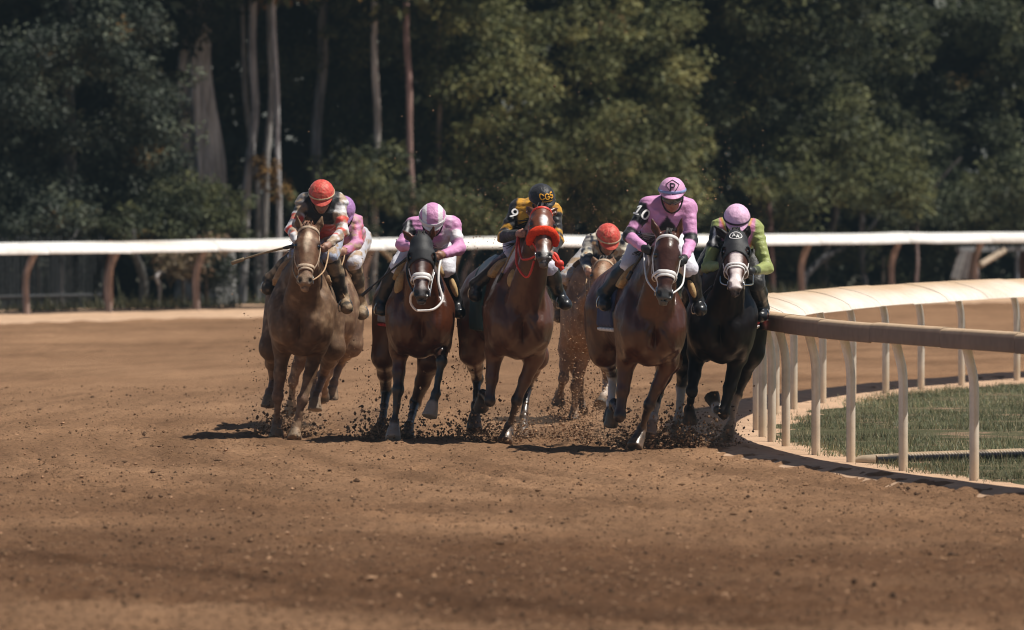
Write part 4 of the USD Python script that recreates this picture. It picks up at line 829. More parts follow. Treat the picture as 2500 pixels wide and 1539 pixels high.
def add_hood(H, mat="black_cloth", cup="black_plastic", t1=.33):
    o = H.o
    def post(d, p):
        r = p - H.poll; t, la, nn = r @ H.e, r @ H.a, r @ H.n
        reg = np.maximum(np.maximum(t - (t1 + .05 * np.clip(-nn / .08, 0, 1) + 0.03 * (np.abs(la) / .09) ** 2), -.035 - t), -.17 - nn)
        holes = np.minimum.reduce([np.linalg.norm(np.stack([(t - .2) * .85, la - .088 * s, nn - .03], -1), axis=-1) for s in (-1, 1)]) - .036
        return np.maximum.reduce([d - .011, -(d + .012), reg, -holes])
    hood = obj("blinker_hood", skin_of(H.head, .0065, post, passes=2, pad=.04), mat, H.prim, origin=o)
    for s in (-1, 1):
        v, f = ball((0, 0, 0), (.044, .066, .052), 3); k = (v[f].mean(1) @ np.array([s * .75, -.1, -.62])) > .004; f = f[k]
        w = H.hp(.20, .083 * s, .012) + v[:, :1] * H.a + v[:, 1:2] * H.e + v[:, 2:] * H.n
        w2 = H.hp(.20, .083 * s, .012) + .9 * (v[:, :1] * H.a + v[:, 1:2] * H.e + v[:, 2:] * H.n)
        obj("eye_cup", join([(w, f), (w2, f[:, ::-1])]), cup, hood, origin=o)
    H.hood = hood; return hood
def add_shadow_roll(H, mat="red_fleece"):
    pts, d = head_arc(H, .33, -104, 104, .016, 40, tilt=-.03); v, f = tube(pts, np.r_[np.linspace(.026, .04, 6), np.full(28, .04), np.linspace(.04, .026, 6)], 16)
    c = np.repeat(pts, 16, 0); k = 1 + .22 * (meshkit.fbm(v * 60, 2, 4) - .5); obj("shadow_roll", (c + (v - c) * k[:, None], f), mat, H.prim, origin=H.o)
def torso_layer(H, b0, b1, zlow, off, mat, name, inner=.003, parent=None, zhigh=9, col=None, h=.026, wav=.0, lab=None):
    def post(d, p):
        r = p - H.L(0, 0, 0); b, z = r @ H.u, r[:, 2]
        zl = zlow(b) if callable(zlow) else zlow
        w = wav * (meshkit.noise(p * [14, 5, 5], 3) - .5) if wav else 0
        fl = .03 * np.clip((zl + .18 - z) / .18, 0, 1) if wav else 0
        return np.maximum.reduce([d - off - w - fl, -(d + .05), b0 - b, b - b1, zl - z, z - zhigh])
    m = skin_of(H.torso, h, post, passes=1, pad=.08)
    return obj(name, m, mat, parent or H.prim, origin=H.o, label=lab), m
def add_pads(H, D, spots, mat="buff_pad"):
    """Rolled pads at the front of the saddle, against the shoulders."""
    for px, py, d, rx, rz in spots:
        p = P(px, py, D + d)
        for _ in range(40):
            if H.torso.eval(p[None])[0] > .012: break
            p = p - H.u * .012
        v, f = ball((0, 0, 0), (rx, .05, rz), 3); v[:, 0] += np.sign(px - H.S["chest"]) * -.3 * v[:, 2]
        v *= 1 + .06 * (meshkit.fbm(v * 25 + px, 2, 3) - .5)[:, None]; obj("pommel_pad", (v + p, f), mat, H.prim, origin=H.o)
def add_saddle(H, cloth, pad="buff_pad", cl=(.52, 1.12, .98), trim=None, pz=1.16):
    torso_layer(H, cl[0], cl[1], cl[2], .018, cloth, "saddle_cloth", .004, wav=.03)
    if trim: torso_layer(H, cl[0], cl[1] + .006, cl[2] - .035, .022, trim, "cloth_trim", .006, wav=.03, zhigh=cl[2] + .005)
    torso_layer(H, .30, .60, lambda b: pz + .12 + 2.5 * (b - .45) ** 2, .045, pad, "saddle", .018, h=.024)
    torso_layer(H, .62, .98, lambda b: 1.30 + 0 * b, .05, "black_leather", "saddle_seat", .02)
    torso_layer(H, .50, .60, .5, .022, "black_leather", "girth", .003, zhigh=1.15)
# ================================================================== riders
def wrap_text(text, height, fn, bold=True, depth=.002, center=True):
    """Lettering bent onto a surface: fn(x, y, z) -> world points."""
    m = meshkit.text_mesh(text, height, depth, bold); v = np.array(m.vertices); f = np.array(m.faces)
    if center: v[:, 0] -= (v[:, 0].min() + v[:, 0].max()) / 2; v[:, 1] -= (v[:, 1].min() + v[:, 1].max()) / 2
    return fn(v[:, 0], v[:, 1], v[:, 2]), f
def make_jockey(label, S, D, horse):
    q = np.random.default_rng(S["seed"]); at = lambda j: P(j[0], j[1], D + j[2])
    J = {k: at(v) for k, v in S["j"].items()}
    for s, sg in (("L", -1), ("R", 1)):                        # the legs lie against the horse's sides
        for k, r in (("kn", .03), ("an", .07), ("to", .07)):
            for _ in range(60):
                if horse.torso.eval(J[k + s][None])[0] > r: break
                J[k + s] = J[k + s] + horse.l * sg * .008 - horse.u * .002
    o = np.array([J["hip"][0], J["hip"][1], 0.0]); T = thing("person", label, "person", loc=o)
    mk = lambda nm, m, mt, par=T, **k: obj(nm, m, mt, par, origin=o, **k)
    up = np.array([0, 0, 1.0]); X = np.array([1.0, 0, 0])
    sh = (J["shR"] + J["shL"]) / 2; lat = unit(J["shR"] - J["shL"]); spine = unit(sh - J["hip"])
    hx = X * .085; hipL, hipR = J["hip"] - hx, J["hip"] + hx
    chest = sh - up * .05 + spine * -.03
    # head frame: face direction g, crown h
    pit, yaw, rol = S.get("pitch", .5), S.get("yaw", 0.0), S.get("roll", 0.0)
    g = unit(np.array([math.sin(yaw), -math.cos(pit) * math.cos(yaw), -math.sin(pit)])); hv = unit(np.array([math.sin(rol), -math.sin(pit), math.cos(pit)])); hv = unit(hv - (hv @ g) * g); s_ = np.cross(hv, g) * -1
    if s_[0] < 0: s_ = -s_
    hc = J["head"]; hq = lambda x, y, z: hc + s_ * x + hv * y + g * z
    RHd = np.stack([s_, hv, g])
    B = Shape()
    def torso(Z, i, k=.05, arms=True, legs=True):
        Z.cone(J["hip"] + spine * .03, chest, .125 + i, .13 + i, k, "torso", (lat, 1.22)); Z.cone(J["shL"] * .86 + J["shR"] * .14, J["shR"] * .86 + J["shL"] * .14, .068 + i, .068 + i, k, "torso")
        Z.cone(chest, sh + up * .03, .11 + i, .06 + i, k, "torso")
    def arms(Z, i, end=1.0, k=.02):
        for s in "LR":
            a, b, c = J["sh" + s], J["el" + s], J["ha" + s]; w = b + (c - b) * end
            Z.ell(a, (.060 + i,) * 3, .03, "u" + s); Z.cone(a, b, .050 + i, .040 + i, .025, "u" + s); Z.cone(b, w, .041 + i, .027 + i * .9, k, "f" + s)
    def legs(Z, i):
        for s, hp_ in (("L", hipL), ("R", hipR)):
            Z.cone(hp_, J["kn" + s], .10 + i, .062 + i, .05, "thigh"); 
    def shins(Z, i):
        for s in "LR":
            k, a, t = J["kn" + s], J["an" + s], J["to" + s]
            m = k * .6 + a * .4
            Z.cone(k, m, .056 + i, .058 + i, .03, "shin"); Z.cone(m, a, .057 + i, .038 + i, .03, "shin"); Z.cone(a, t, .036 + i, .036 + i, .03, "foot"); Z.ell(t, (.04 + i, .05 + i, .036 + i), .02, "foot"); hl = a - unit(t - a) * .04 - up * .03; Z.cone(a, hl, .036 + i, .03 + i, .03, "foot")
    torso(B, 0); arms(B, 0); legs(B, 0); shins(B, 0); B.ell(J["hip"], (.155, .13, .12), .05, "thigh")
    B.cone(sh + up * .02, hq(0, -.07, -.03), .062, .055, .03, "neck")
    B.ell(hq(0, .03, -.01), (.074, .095, .094), .03, "skull", RHd); B.ell(hq(0, -.055, .03), (.056, .062, .06), .03, "jaw", RHd)
    B.ell(hq(0, -.10, .062), (.026, .018, .022), .02, "jaw", RHd); B.cone(hq(0, -.005, .085), hq(0, -.045, .108), .011, .016, .012, "nose")
    B.ell(hq(0, -.076, .082), (.024, .008, .014), .01, "lips", RHd)
    for s in (-1, 1):
        B.ell(hq(.034 * s, -.035, .066), (.024, .02, .02), .015, "jaw", RHd); B.ell(hq(.076 * s, -.03, -.01), (.01, .03, .018), .006, "ear", RHd); B.cut(hq(.03 * s, .0, .088), (.018, .011, .014), .01, RHd)
    for s, sg in (("L", -1), ("R", 1)):                        # hands: palm, four curled fingers, thumb
        w = J["ha" + s]; fd = unit(w - J["el" + s]); inn = unit(np.cross(fd, up) * 1.0); inn = inn if inn @ X * -sg > 0 else -inn
        dn = unit(np.cross(fd, inn)); dn = dn if dn[2] < 0 else -dn
        palm = w + fd * .045; B.cone(w, palm, .027, .032, .015, "hand" + s, (dn, 1.15))
        for k in range(4):
            b = palm + fd * .025 - dn * (.027 - .018 * k) ; ln = (.030, .034, .032, .025)[k]
            m = b + fd * ln * .8 + inn * .008; t = m + inn * ln * .8 - fd * .004; z = t - fd * ln * .75 + inn * .006
            B.cone(b - fd * .01, m, .0105, .010, .003, "hand" + s); B.cone(m, t, .010, .0095, .003, "hand" + s); B.cone(t, z, .0095, .0085, .003, "hand" + s)
        tb = w + fd * .02 - dn * .026; B.cone(tb, tb + fd * .03 - dn * .012 + inn * .012, .013, .011, .006, "hand" + s); B.cone(tb + fd * .03 - dn * .012 + inn * .012, tb + fd * .055 + inn * .026, .011, .009, .004, "hand" + s)
    v, f = skin_of(B, .0145, passes=1)
    tg = B.tags(v); sk = np.array(S.get("skin", (.36, .19, .13))); col = np.tile(sk, (len(v), 1))
    gl = S.get("gloves")
    if gl is not None: col = np.where(np.char.startswith(tg, "hand")[:, None], np.array(gl), col)
    col = np.where((tg == "lips")[:, None], sk * [.9, .6, .6], col)
    mk("body", (v, f), "skin", col=blur(col, f, 1))
    for s in (-1, 1): mk("eye", ball(hq(.03 * s, -.002, .078), .0115, 1), "eye_ball")
    # jacket
    K = Shape(); torso(K, .012); arms(K, .009, .93)
    def fold(d, p):
        r = np.abs(meshkit.noise(p * [13, 13, 22] + S["seed"], 3) - .5) * 2; r2 = meshkit.noise(p * [9, 9, 9], 8); return d - .016 * r ** 1.5 - .006 * (r2 - .5)
    v, f = skin_of(K, .0095, fold, passes=1, pad=.04); tg = K.tags(v)
    col = S["silk"](v, tg, J, dict(sh=sh, lat=lat, chest=chest, hc=hc)); mk("jacket", (v, f), "silks", col=blur(np.asarray(col, float), f, 1))
    ZB = Z = Shape(); Z.ell(J["hip"], (.17, .145, .135), .05, "thigh"); legs(Z, .014); v, f = skin_of(Z, .0145, lambda d, p: d - .022 * np.abs(meshkit.noise(p * [16, 16, 24], 5) - .5), passes=1)
    col = np.array(S.get("breech", (.66, .66, .70))) * np.ones((len(v), 1)); mud = S.get("breech_mud")
    if mud is not None: col = mixc(col, mud, sstep(.45, .6, meshkit.fbm(v * 22, 3, 2)))
    mk("breeches", (v, f), "silks", col=col)
    for s in "LR":
        Z = Shape(); k, a, t = J["kn" + s], J["an" + s], J["to" + s]; m = k * .6 + a * .4; i = .012
        k2 = k * .86 + m * .14
        Z.cone(k2, m, .064 + i, .06 + i, .03); Z.cone(m, a, .058 + i, .04 + i, .03); Z.cone(a, t, .036 + i, .034 + i, .03); Z.ell(t, (.042 + i, .055 + i, .036 + i), .02); hl = a - unit(t - a) * .05 - up * .04; Z.cone(a, hl, .036 + i, .03 + i, .03)
        bc = np.array(S.get("boot", (.014, .014, .016))); v, f = skin_of(Z, .0145, lambda d, p: d - .006 * np.abs(meshkit.noise(p * [10, 10, 30], 5) - .5), passes=1)
        c = bc * (0.75 + .5 * meshkit.fbm(v * 15, 3, 4))[:, None]
        if S.get("boot_mud"): c = mixc(c, (.27, .19, .115), sstep(.45, .6, meshkit.fbm(v * 12, 3, 7)) * S["boot_mud"])
        bt = mk("boot", (v, f), "dusty_coat" if S.get("boot_mud") else "coat", col=c)
        fd = unit(t - a); ctr = a * .45 + t * .55; F = frame(unit(fd * [1, 1, 0] + 1e-6), X)
        # stirrup iron round the instep
        an = np.linspace(-.15 * np.pi, 1.15 * np.pi, 20); sx = unit(np.cross(up, fd)); pts = [ctr + sx * .062 * np.cos(w) + up * (.075 * np.sin(w) - .028) for w in an]; pts = pts + [pts[0]]
        mk("stirrup_iron", tube(np.array(pts), .0065, 6), "steel", bt)
        sp = ctr + up * .05; sd = 1 if s == "R" else -1
        mk("stirrup_strap", tube(curve([sp, sp * .5 + (k + up * .06 - X * sd * .07) * .5, k + up * .10 - X * sd * .09], 8), .011, 6, normals=np.tile(X * sd, (8, 1)), flat_r=.004), "black_leather" if not S.get("boot_mud") else "tan_leather", bt)
    # helmet
    rx, ry, rz = .108, .128, .105; cc = hq(0, .048, -.012)
    def dome(th, ph, off=0.0):
        th, ph = np.asarray(th, float), np.asarray(ph, float)
        n_ = np.stack([rx * np.sin(th) * np.sin(ph), rz * np.cos(th), ry * np.sin(th) * np.cos(ph)], -1)
        nn = n_ / np.array([rx, rz, ry]) ** 2; nn /= np.linalg.norm(nn, axis=-1, keepdims=True); w = n_ + nn * np.asarray(off)[..., None]
        return cc + w[..., :1] * s_ + w[..., 1:2] * hv + w[..., 2:] * g
    nth, nph = 30, 72; ph = np.linspace(0, 2 * np.pi, nph, endpoint=False); rows, prm = [], []
    for i in range(nth):
        te = (1.62 + .28 * (1 - np.cos(ph)) / 2 ); th = np.maximum(te * i / (nth - 1), 1e-3); rows.append(dome(th, ph, .003 * (meshkit.noise(np.stack([8 * np.sin(ph), 8 * np.cos(ph), 0 * ph + i * .4], -1), 5) - .5))); prm.append(np.stack([th, ph], 1))
    for i in (0, 1): rows.append(dome(te * (1 - .35 * i), ph, -.012 - .01 * i)); prm.append(np.stack([te * (1.02), ph], 1))
    V = np.vstack(rows); pr = np.vstack(prm); F = []
    for i in range(len(rows) - 1):
        for j in range(nph):
            k = (j + 1) % nph; A, Bq, C, E = i * nph + j, i * nph + k, (i + 1) * nph + k, (i + 1) * nph + j; F += [(A, C, Bq), (A, E, C)]
    F = np.array(F); vol = np.einsum('ij,ij->i', V[F[:, 0]] - cc, np.cross(V[F[:, 1]] - V[F[:, 0]], V[F[:, 2]] - V[F[:, 0]])).sum()
    if vol < 0: F = F[:, ::-1]
    hcol = np.array(S["cap"](pr[:, 0], (pr[:, 1] + np.pi) % (2 * np.pi) - np.pi), float) * np.ones((len(V), 1))
    hm = mk("helmet", (V, F), "silks", col=hcol)
    # peak
    pa = np.linspace(-1.05, 1.05, 25); inner_ = dome(np.full(25, 1.56), pa, .0); pk = S.get("peak", .045); L_ = np.cos(pa / 1.05 * np.pi / 2) ** .6 * pk
    out = inner_ + g * L_[:, None] - hv * (.012 + L_ * .25)[:, None]; th_ = hv * .005
    rowsP = [inner_ + th_, out + th_, out - th_ * .6, inner_ - th_ * .6]; VP, FP = grid_mesh([list(x) for x in zip(*(rowsP + [rowsP[0]]))])
    mk("peak", (VP, FP), "silks", hm, col=np.tile(S["peak_col"], (len(VP), 1)), smooth=40 if False else True)
    if S.get("band") is not None:
        pb = np.linspace(-np.pi, np.pi, 61); bt_ = 1.40 + .22 * (1 - np.cos(pb)) / 2; bw = S.get("band_w", .008); pp = dome(bt_, pb, .004); nr = pp - cc
        mk("cap_band", tube(pp, bw, 8, normals=nr, flat_r=.0035, cap=False), "silks", hm, col=np.tile(S["band"], (61 * 8, 1)))
    # chin strap, goggles
    for s in (-1, 1): mk("chin_strap", tube(curve([hq(.088 * s, 0, .0), hq(.078 * s, -.05, .02), hq(.045 * s, -.105, .05), hq(0, -.122, .06)], 14), .007, 6), "black_leather", hm)
    if S.get("goggles"):
        gz = S["goggles"]; a_ = np.linspace(-1.15, 1.15, 22); rowsG = []
        for yy, rr in ((.024, .004), (.026, .016), (.012, .026), (-.012, .028), (-.026, .02), (-.03, .006)):
            rowsG.append(hq(0, 0, 0) + s_ * ((.078 + rr * .6) * np.sin(a_))[:, None] + hv * (yy + gz - .012 * np.cos(a_ * 3) * (yy < 0))[:, None] + g * ((.072 + rr) * np.cos(a_) + .012)[:, None])
        VG, FG = grid_mesh(rowsG); mk("goggles", (np.vstack([VG]), FG), "goggle_lens", hm); rim = [rowsG[0][i] for i in range(22)] + [rowsG[k][-1] for k in range(1, 6)] + [rowsG[-1][i] for i in range(21, -1, -1)] + [rowsG[k][0] for k in range(4, -1, -1)]
        mk("goggle_frame", tube(np.array(rim), .006, 6), "black_plastic", hm)
    T_ = Horse(); T_.K, T_.Z = K, ZB; T_.J, T_.prim, T_.o, T_.dome, T_.helmet, T_.mk, T_.hq = J, T, o, dome, hm, mk, hq
    return T_
def cap_text(T, text, height, th0, ph0, mat, name="lettering"):
    def fn(x, y, z): th = th0 - y / .105; return T.dome(th, ph0 - x / (.112 * np.sin(th)) * FLIP, .004 + z)
    T.mk(name, wrap_text(text, height, fn), mat, T.helmet)
FLIP = -1.0
def arm_text(T, s, text, height, u, mat, tilt=0.0, face=None, r=.074):
    """Lettering lying on the sleeve patch of the upper arm, reading across the arm."""
    a, b = T.J["sh" + s], T.J["el" + s]; ax = unit(b - a); face = unit((np.array([0, -1.0, .25]) if face is None else face)); nrm = unit(face - (face @ ax) * ax); side = np.cross(nrm, ax); side = side if side[0] > 0 else -side
    c = a + (b - a) * u
    def fn(x, y, z):
        xr, yr = x * math.cos(tilt) - y * math.sin(tilt), x * math.sin(tilt) + y * math.cos(tilt); w = xr / r
        return c - ax * yr[:, None] + (r + .003 + z)[:, None] * (nrm * np.cos(w)[:, None] + side * np.sin(w)[:, None])
    T.mk("number", wrap_text(text, height, fn), mat)
def arm_u(v, J, s):
    a, b, c = J["sh" + s], J["el" + s], J["ha" + s]; t1 = np.clip((v - a) @ (b - a) / ((b - a) @ (b - a)), 0, 1); t2 = np.clip((v - b) @ (c - b) / ((c - b) @ (c - b)), 0, 1)
    d1 = np.linalg.norm(v - a - t1[:, None] * (b - a), axis=1); d2 = np.linalg.norm(v - b - t2[:, None] * (c - b), axis=1); return np.where(d1 <= d2, t1, 1 + t2)
def whip(label, p0, p1, D, mats, thick=.011, flap=True, d1=None):
    a = P(p0[0], p0[1], D + p0[2]); b = P(p1[0], p1[1], D + p1[2]); t = thing("riding_whip", label, "whip"); k = np.linspace(0, 1, 22)[:, None]; pts = a * (1 - k) + b * k + np.array([0, 0, 1.0]) * (np.sin(k * np.pi) * .012)
    obj("shaft", tube(pts[:18], np.linspace(thick, thick * .6, 18), 8), mats[0], t)
    obj("grip", tube(pts[:5], np.r_[thick * .9, thick * 1.35, thick * 1.35, thick * 1.3, thick], 8), "whip_black", t)
    obj("flap", tube(pts[17:], np.linspace(thick * 1.25, thick * 1.35, 5), 8), mats[1], t)
# ================================================================== the field of seven
BLK = (.017, .015, .015)
HS = {}
HS[1] = dict(tone=.68, D=97.0, seed=1, chest=735, hip=744, poll=(754, 556, -.72), muz=(743, 706), ears=((725, 527), (786, 528)), coat=(.17, .092, .048), low=(.11, .06, .034), points=(.17, .095, .058), face=(.15, .07, .036), muzzle=(.27, .18, .115), hair="horse_hair_red", mat="dusty_coat", mud=((.27, .175, .105), .08), hoof=(.2, .14, .09),
    fl=[(690, 850, 0), (678, 968, -.05), (676, 1032, .05), (675, 1048, 0), (675, 1070, -.03)], fr=[(774, 850, 0), (739, 976, -.10), (724, 1040, -.1), (721, 1053, -.12), (719, 1074, -.17)],
    hl=[(664, 850, .95), (670, 925, 1.45), (659, 957, 1.2), (657, 970, 1.12), (656, 994, 1.1)], hr=[(812, 850, .95), (790, 915, 1.4), (773, 965, 1.15), (770, 979, 1.1), (769, 1003, 1.08)],
    blaze=[(.08, .16, .018, .036, .006), (.16, .28, .030, .010, -.004)], blaze_col=(.66, .52, .38), tail=.1)
HS[0] = dict(D=100.5, seed=2, chest=796, hip=797, poll=(778, 580, -.6), muz=(770, 706), ears=((762, 556), (794, 556)), coat=(.15, .08, .045), points=(.18, .11, .07), hair="horse_hair_red", mat="dusty_coat", mud=((.32, .22, .135), .10),
    fl=[(742, 850, 0), (716, 930, 0), (712, 985, .3), (712, 1003, .42)], fr=[(825, 840, 0), (800, 910, -.02), (790, 955, .25), (788, 972, .4)],
    hl=[(752, 850, .95), (762, 915, 1.4), (768, 960, 1.2), (770, 980, 1.2)], hr=[(856, 842, .95), (832, 882, 1.4), (815, 935, 1.2), (811, 950, 1.15), (809, 977, 1.15)], tail=0.0)
HS[2] = dict(tone=.72, D=96.0, seed=3, chest=1029, hip=1010, poll=(1029, 580, -.72), muz=(1029, 738), ears=((983, 562), (1059, 552, -.02)), coat=(.085, .024, .009), low=(.02, .008, .005), points=BLK, face=(.075, .024, .012), muzzle=(.04, .036, .036), mane_side=1,
    fl=[(975, 855, 0), (972, 952, -.08), (963, 1032, -.1), (962, 1046, -.13), (959, 1073, -.2)], fr=[(1076, 842, -.05), (1078, 882, -.45), (1064, 962, -.5), (1056, 988, -.52), (1048, 1018, -.55)],
    hl=[(938, 870, 1.0), (943, 955, 1.35), (933, 1030, 1.0), (928, 1042, .95), (922, 1062, .9)], hr=[(1050, 880, .95), (1014, 985, 1.2), (999, 1040, .75), (996, 1052, .7), (993, 1072, .62)],
    blaze=[(.24, .50, .011, .015, .004)], hoof_each={"fl": (.33, .31, .28), "fr": (.24, .22, .19)}, hoof=(.03, .028, .025), tail=-.16)
HS[3] = dict(D=95.5, seed=4, chest=1276, hip=1217, poll=(1322, 512, -.62), muz=(1328, 645), ears=((1286, 505, .06), (1362, 508, .06)), coat=(.10, .038, .020), low=(.05, .027, .017), points=(.03, .022, .02), face=(.15, .048, .022), muzzle=(.09, .075, .07), roll=0,
    fl=[(1207, 860, 0), (1196, 978, -.05), (1180, 962, .3), (1177, 975, .35), (1174, 1000, .42)], fr=[(1305, 872, 0), (1262, 978, .05), (1243, 1042, .25), (1240, 1054, .2), (1232, 1080, .12)],
    hl=[(1154, 862, 1.0), (1166, 925, 1.45), (1162, 990, 1.2), (1159, 1014, 1.15), (1157, 1052, 1.1)], hr=[(1308, 872, 1.0), (1288, 940, 1.3), (1279, 1018, 1.05), (1277, 1038, 1.0), (1274, 1073, .95)],
    blaze=[(.125, .185, .006, .032, .004), (.185, .29, .030, .005, .004), (.40, .52, .009, .016, .008)], blaze_col=(.95, .92, .90), hoof=(.05, .04, .035), tail=-.1)
HS[4] = dict(D=103.0, seed=5, chest=1440, hip=1452, wide=.85, dz=-.06, poll=(1476, 640, -.72), muz=(1460, 764), ears=((1446, 626), (1497, 628)), coat=(.24, .135, .08), points=(.16, .10, .065), face=(.25, .12, .06), muzzle=(.25, .15, .1), hair="horse_hair_grey", mat="dusty_coat", mud=((.22, .15, .10), .08),
    fl=[(1385, 850, 0), (1376, 925, -.1), (1366, 962, .15), (1363, 986, .2)], fr=[(1425, 860, 0), (1405, 945, 0), (1402, 1003, .05), (1400, 1030, 0)],
    hl=[(1400, 860, 1.0), (1412, 930, 1.4), (1418, 985, 1.4), (1420, 1008, 1.35)], hr=[(1484, 860, 1.0), (1484, 928, 1.3), (1474, 968, 1.1), (1466, 990, 1.0)],
    blaze=[(.08, .2, .012, .034, 0), (.2, .5, .012, .02, 0)], blaze_col=(.55, .42, .31), socks={"hr": (3, (.5, .42, .36))}, tail=.0)
HS[5] = dict(tone=.74, D=92.3, seed=6, chest=1598, hip=1531, poll=(1632, 574, -.72), muz=(1620, 742), ears=((1591, 532), (1665, 530)), coat=(.082, .025, .010), low=(.03, .011, .006), points=(.02, .013, .012), face=(.06, .022, .013), muzzle=(.06, .062, .06),
    fl=[(1530, 880, 0), (1513, 1016, -.05), (1499, 985, .3), (1495, 1008, .33), (1491, 1042, .36)], fr=[(1632, 885, 0), (1586, 988, .05), (1567, 1048, .25), (1562, 1062, .22), (1549, 1094, .15)],
    hl=[(1476, 862, 1.0), (1496, 915, 1.5), (1492, 985, 1.3), (1491, 1002, 1.25), (1491, 1030, 1.2)], hr=[(1632, 880, 1.0), (1606, 960, 1.35), (1596, 1022, 1.1), (1589, 1036, 1.05), (1583, 1064, 1.0)],
    socks={"hl": (3, (.52, .50, .48)), "hr": (4, (.4, .34, .3))}, hoof=(.035, .03, .027), hoof_each={"hr": (.22, .16, .13)}, tail=.05)
HS[6] = dict(tone=.6, mat="black_coat", D=93.6, seed=7, chest=1760, hip=1775, poll=(1797, 572, -.72), muz=(1796, 718), ears=((1743, 550), (1829, 549)), coat=(.010, .006, .0055), low=(.018, .012, .01), points=(.012, .011, .012), face=(.06, .022, .014), muzzle=(.06, .05, .05),
    fl=[(1702, 862, 0), (1689, 955, -.2), (1683, 1000, .0), (1683, 1012, 0), (1684, 1036, .02)], fr=[(1800, 872, 0), (1767, 1008, -.05), (1750, 1000, .35), (1746, 988, .42), (1737, 966, .47)],
    hl=[(1676, 862, 1.0), (1664, 945, 1.35), (1656, 1025, 1.05), (1655, 1040, 1.0), (1655, 1074, .95)], hr=[(1832, 862, 1.0), (1797, 965, 1.3), (1784, 1037, 1.05), (1780, 1048, 1.0), (1771, 1089, .95)],
    blaze=[(.20, .44, .046, .042, .002), (.43, .565, .042, .05, .0)], blaze_col=(.85, .76, .74), socks={"hl": (3, (.42, .38, .35)), "hr": (3, (.42, .29, .2)), "fr": (5, (.6, .58, .57))}, hoof=(.045, .035, .028), hoof_each={"hr": (.11, .065, .035)}, tail=.06)
LAB = {1: "mud splashed chestnut racehorse under the rider in red cap and black vest", 0: "chestnut racehorse mostly hidden behind the mud splashed chestnut", 2: "glossy bay racehorse in black blinker hood with thin white stripe and white reins", 3: "reddish bay racehorse with bright red fleece noseband and red bridle",
       4: "dusty light chestnut racehorse with white star running behind the front row", 5: "dark bay racehorse in plain white bridle with both ears up", 6: "near black racehorse in blinker hood with broad white blaze beside the inner rail"}
HN = {k: make_horse("racehorse", LAB[k], HS[k], .0132 if k in (1, 2, 3, 5, 6) else .0165) for k in (1, 0, 2, 3, 4, 5, 6)}

MUDTAN = (.36, .25, .155)
def mud_on(c, v, amt, sc=20): return mixc(c, MUDTAN, sstep(.62 - amt, .70 - amt * .8, meshkit.fbm(v * sc, 3, 14)) * .9)
def silk1(v, tg, J, o):
    c = np.tile((.018, .018, .02), (len(v), 1)); arm = np.char.startswith(tg, "u") | np.char.startswith(tg, "f")
    for s in "LR":
        k = (tg == "u" + s) | (tg == "f" + s); u = arm_u(v, J, s); a = np.tile((.66, .65, .66), (len(v), 1))
        for lo, hi in ((.55, .78), (1.05, 1.22), (1.42, 1.5)): a = np.where(((u > lo) & (u < hi))[:, None], (.62, .07, .05), a)
        if s == "L": a = np.where((u < .48)[:, None], np.array((.13, .125, .13)) * (.4 + 1.6 * meshkit.fbm(v * 16, 3, 2))[:, None], a); a = np.where(((u > .36) & (u < .46))[:, None], (.02, .02, .02), a)
        c = np.where(k[:, None], mud_on(a, v, .14), c)
    low = (v[:, 2] < o["chest"][2] - .13) & ~arm; return np.where(low[:, None], (.55, .06, .03), c)
def silk0(v, tg, J, o):
    c = np.tile((.52, .22, .38), (len(v), 1)); c = mixc(c, (.62, .10, .13), sstep(.5, .6, meshkit.fbm(v * 9, 2, 3)) * .8); return mud_on(c, v, .12)
def silk2(v, tg, J, o):
    c = np.tile((.60, .27, .49), (len(v), 1))
    u = arm_u(v, J, "R"); k = ((tg == "uR") & (u > .34) & (u < .70)); c = np.where(k[:, None], (.74, .72, .74), c)
    k = (tg == "torso") & ((v - o["chest"]) @ o["lat"] > .02); c = np.where(k[:, None], mixc(np.tile((.70, .62, .68), (len(v), 1)), (.52, .25, .45), sstep(.4, .6, meshkit.fbm(v * 8, 2, 5))), c)
    u = arm_u(v, J, "L"); k = (tg == "uL") & (u > .02) & (u < .62); c = np.where(k[:, None], (.018, .018, .022), c); k = (tg == "uL") & (u > .04) & (u < .6) & (np.abs((v - J["shL"])[:, 0] + .035 + .02 * u) < .009); return np.where(k[:, None], (.7, .7, .7), c)
GOLD = (.60, .30, .03)
def silk3(v, tg, J, o):
    c = np.tile((.019, .019, .022), (len(v), 1)); k = (tg == "torso") & (v[:, 2] > o["chest"][2] - .06); c = np.where(k[:, None], GOLD, c)
    for s, sg in (("L", -1), ("R", 1)):
        u = arm_u(v, J, s); a, b = J["sh" + s], J["el" + s]; ax = unit(b - a); w = (v - a) - ((v - a) @ ax)[:, None] * ax; lat_ = np.abs(w @ np.array([1.0, 0, 0])); uu = u - .55 * lat_ / .06 * .22
        k = ((tg == "u" + s) | (tg == "f" + s)) & (((uu > .62) & (uu < .74)) | ((uu > .86) & (uu < 1.0))); c = np.where(k[:, None], GOLD, c)
        k = (tg == "u" + s) & (u < .1) & (s == "R"); c = np.where(k[:, None], GOLD, c)
    return mixc(c, (.1, .085, .07), sstep(.6, .7, meshkit.fbm(v * 30, 2, 9)) * .4)
def silk4(v, tg, J, o):
    c = np.tile((.04, .05, .075), (len(v), 1)); c = mixc(c, (.58, .53, .42), sstep(.56, .6, meshkit.fbm(v * 13, 3, 4))); c = mixc(c, (.42, .26, .14), sstep(.62, .66, meshkit.fbm(v * 15 + 5, 3, 6))); k = (tg == "uL") & (arm_u(v, J, "L") < .45); return np.where(k[:, None], np.array((.5, .47, .42)) * (.5 + meshkit.fbm(v * 18, 3, 8))[:, None], c)
PINK = (.62, .29, .52)
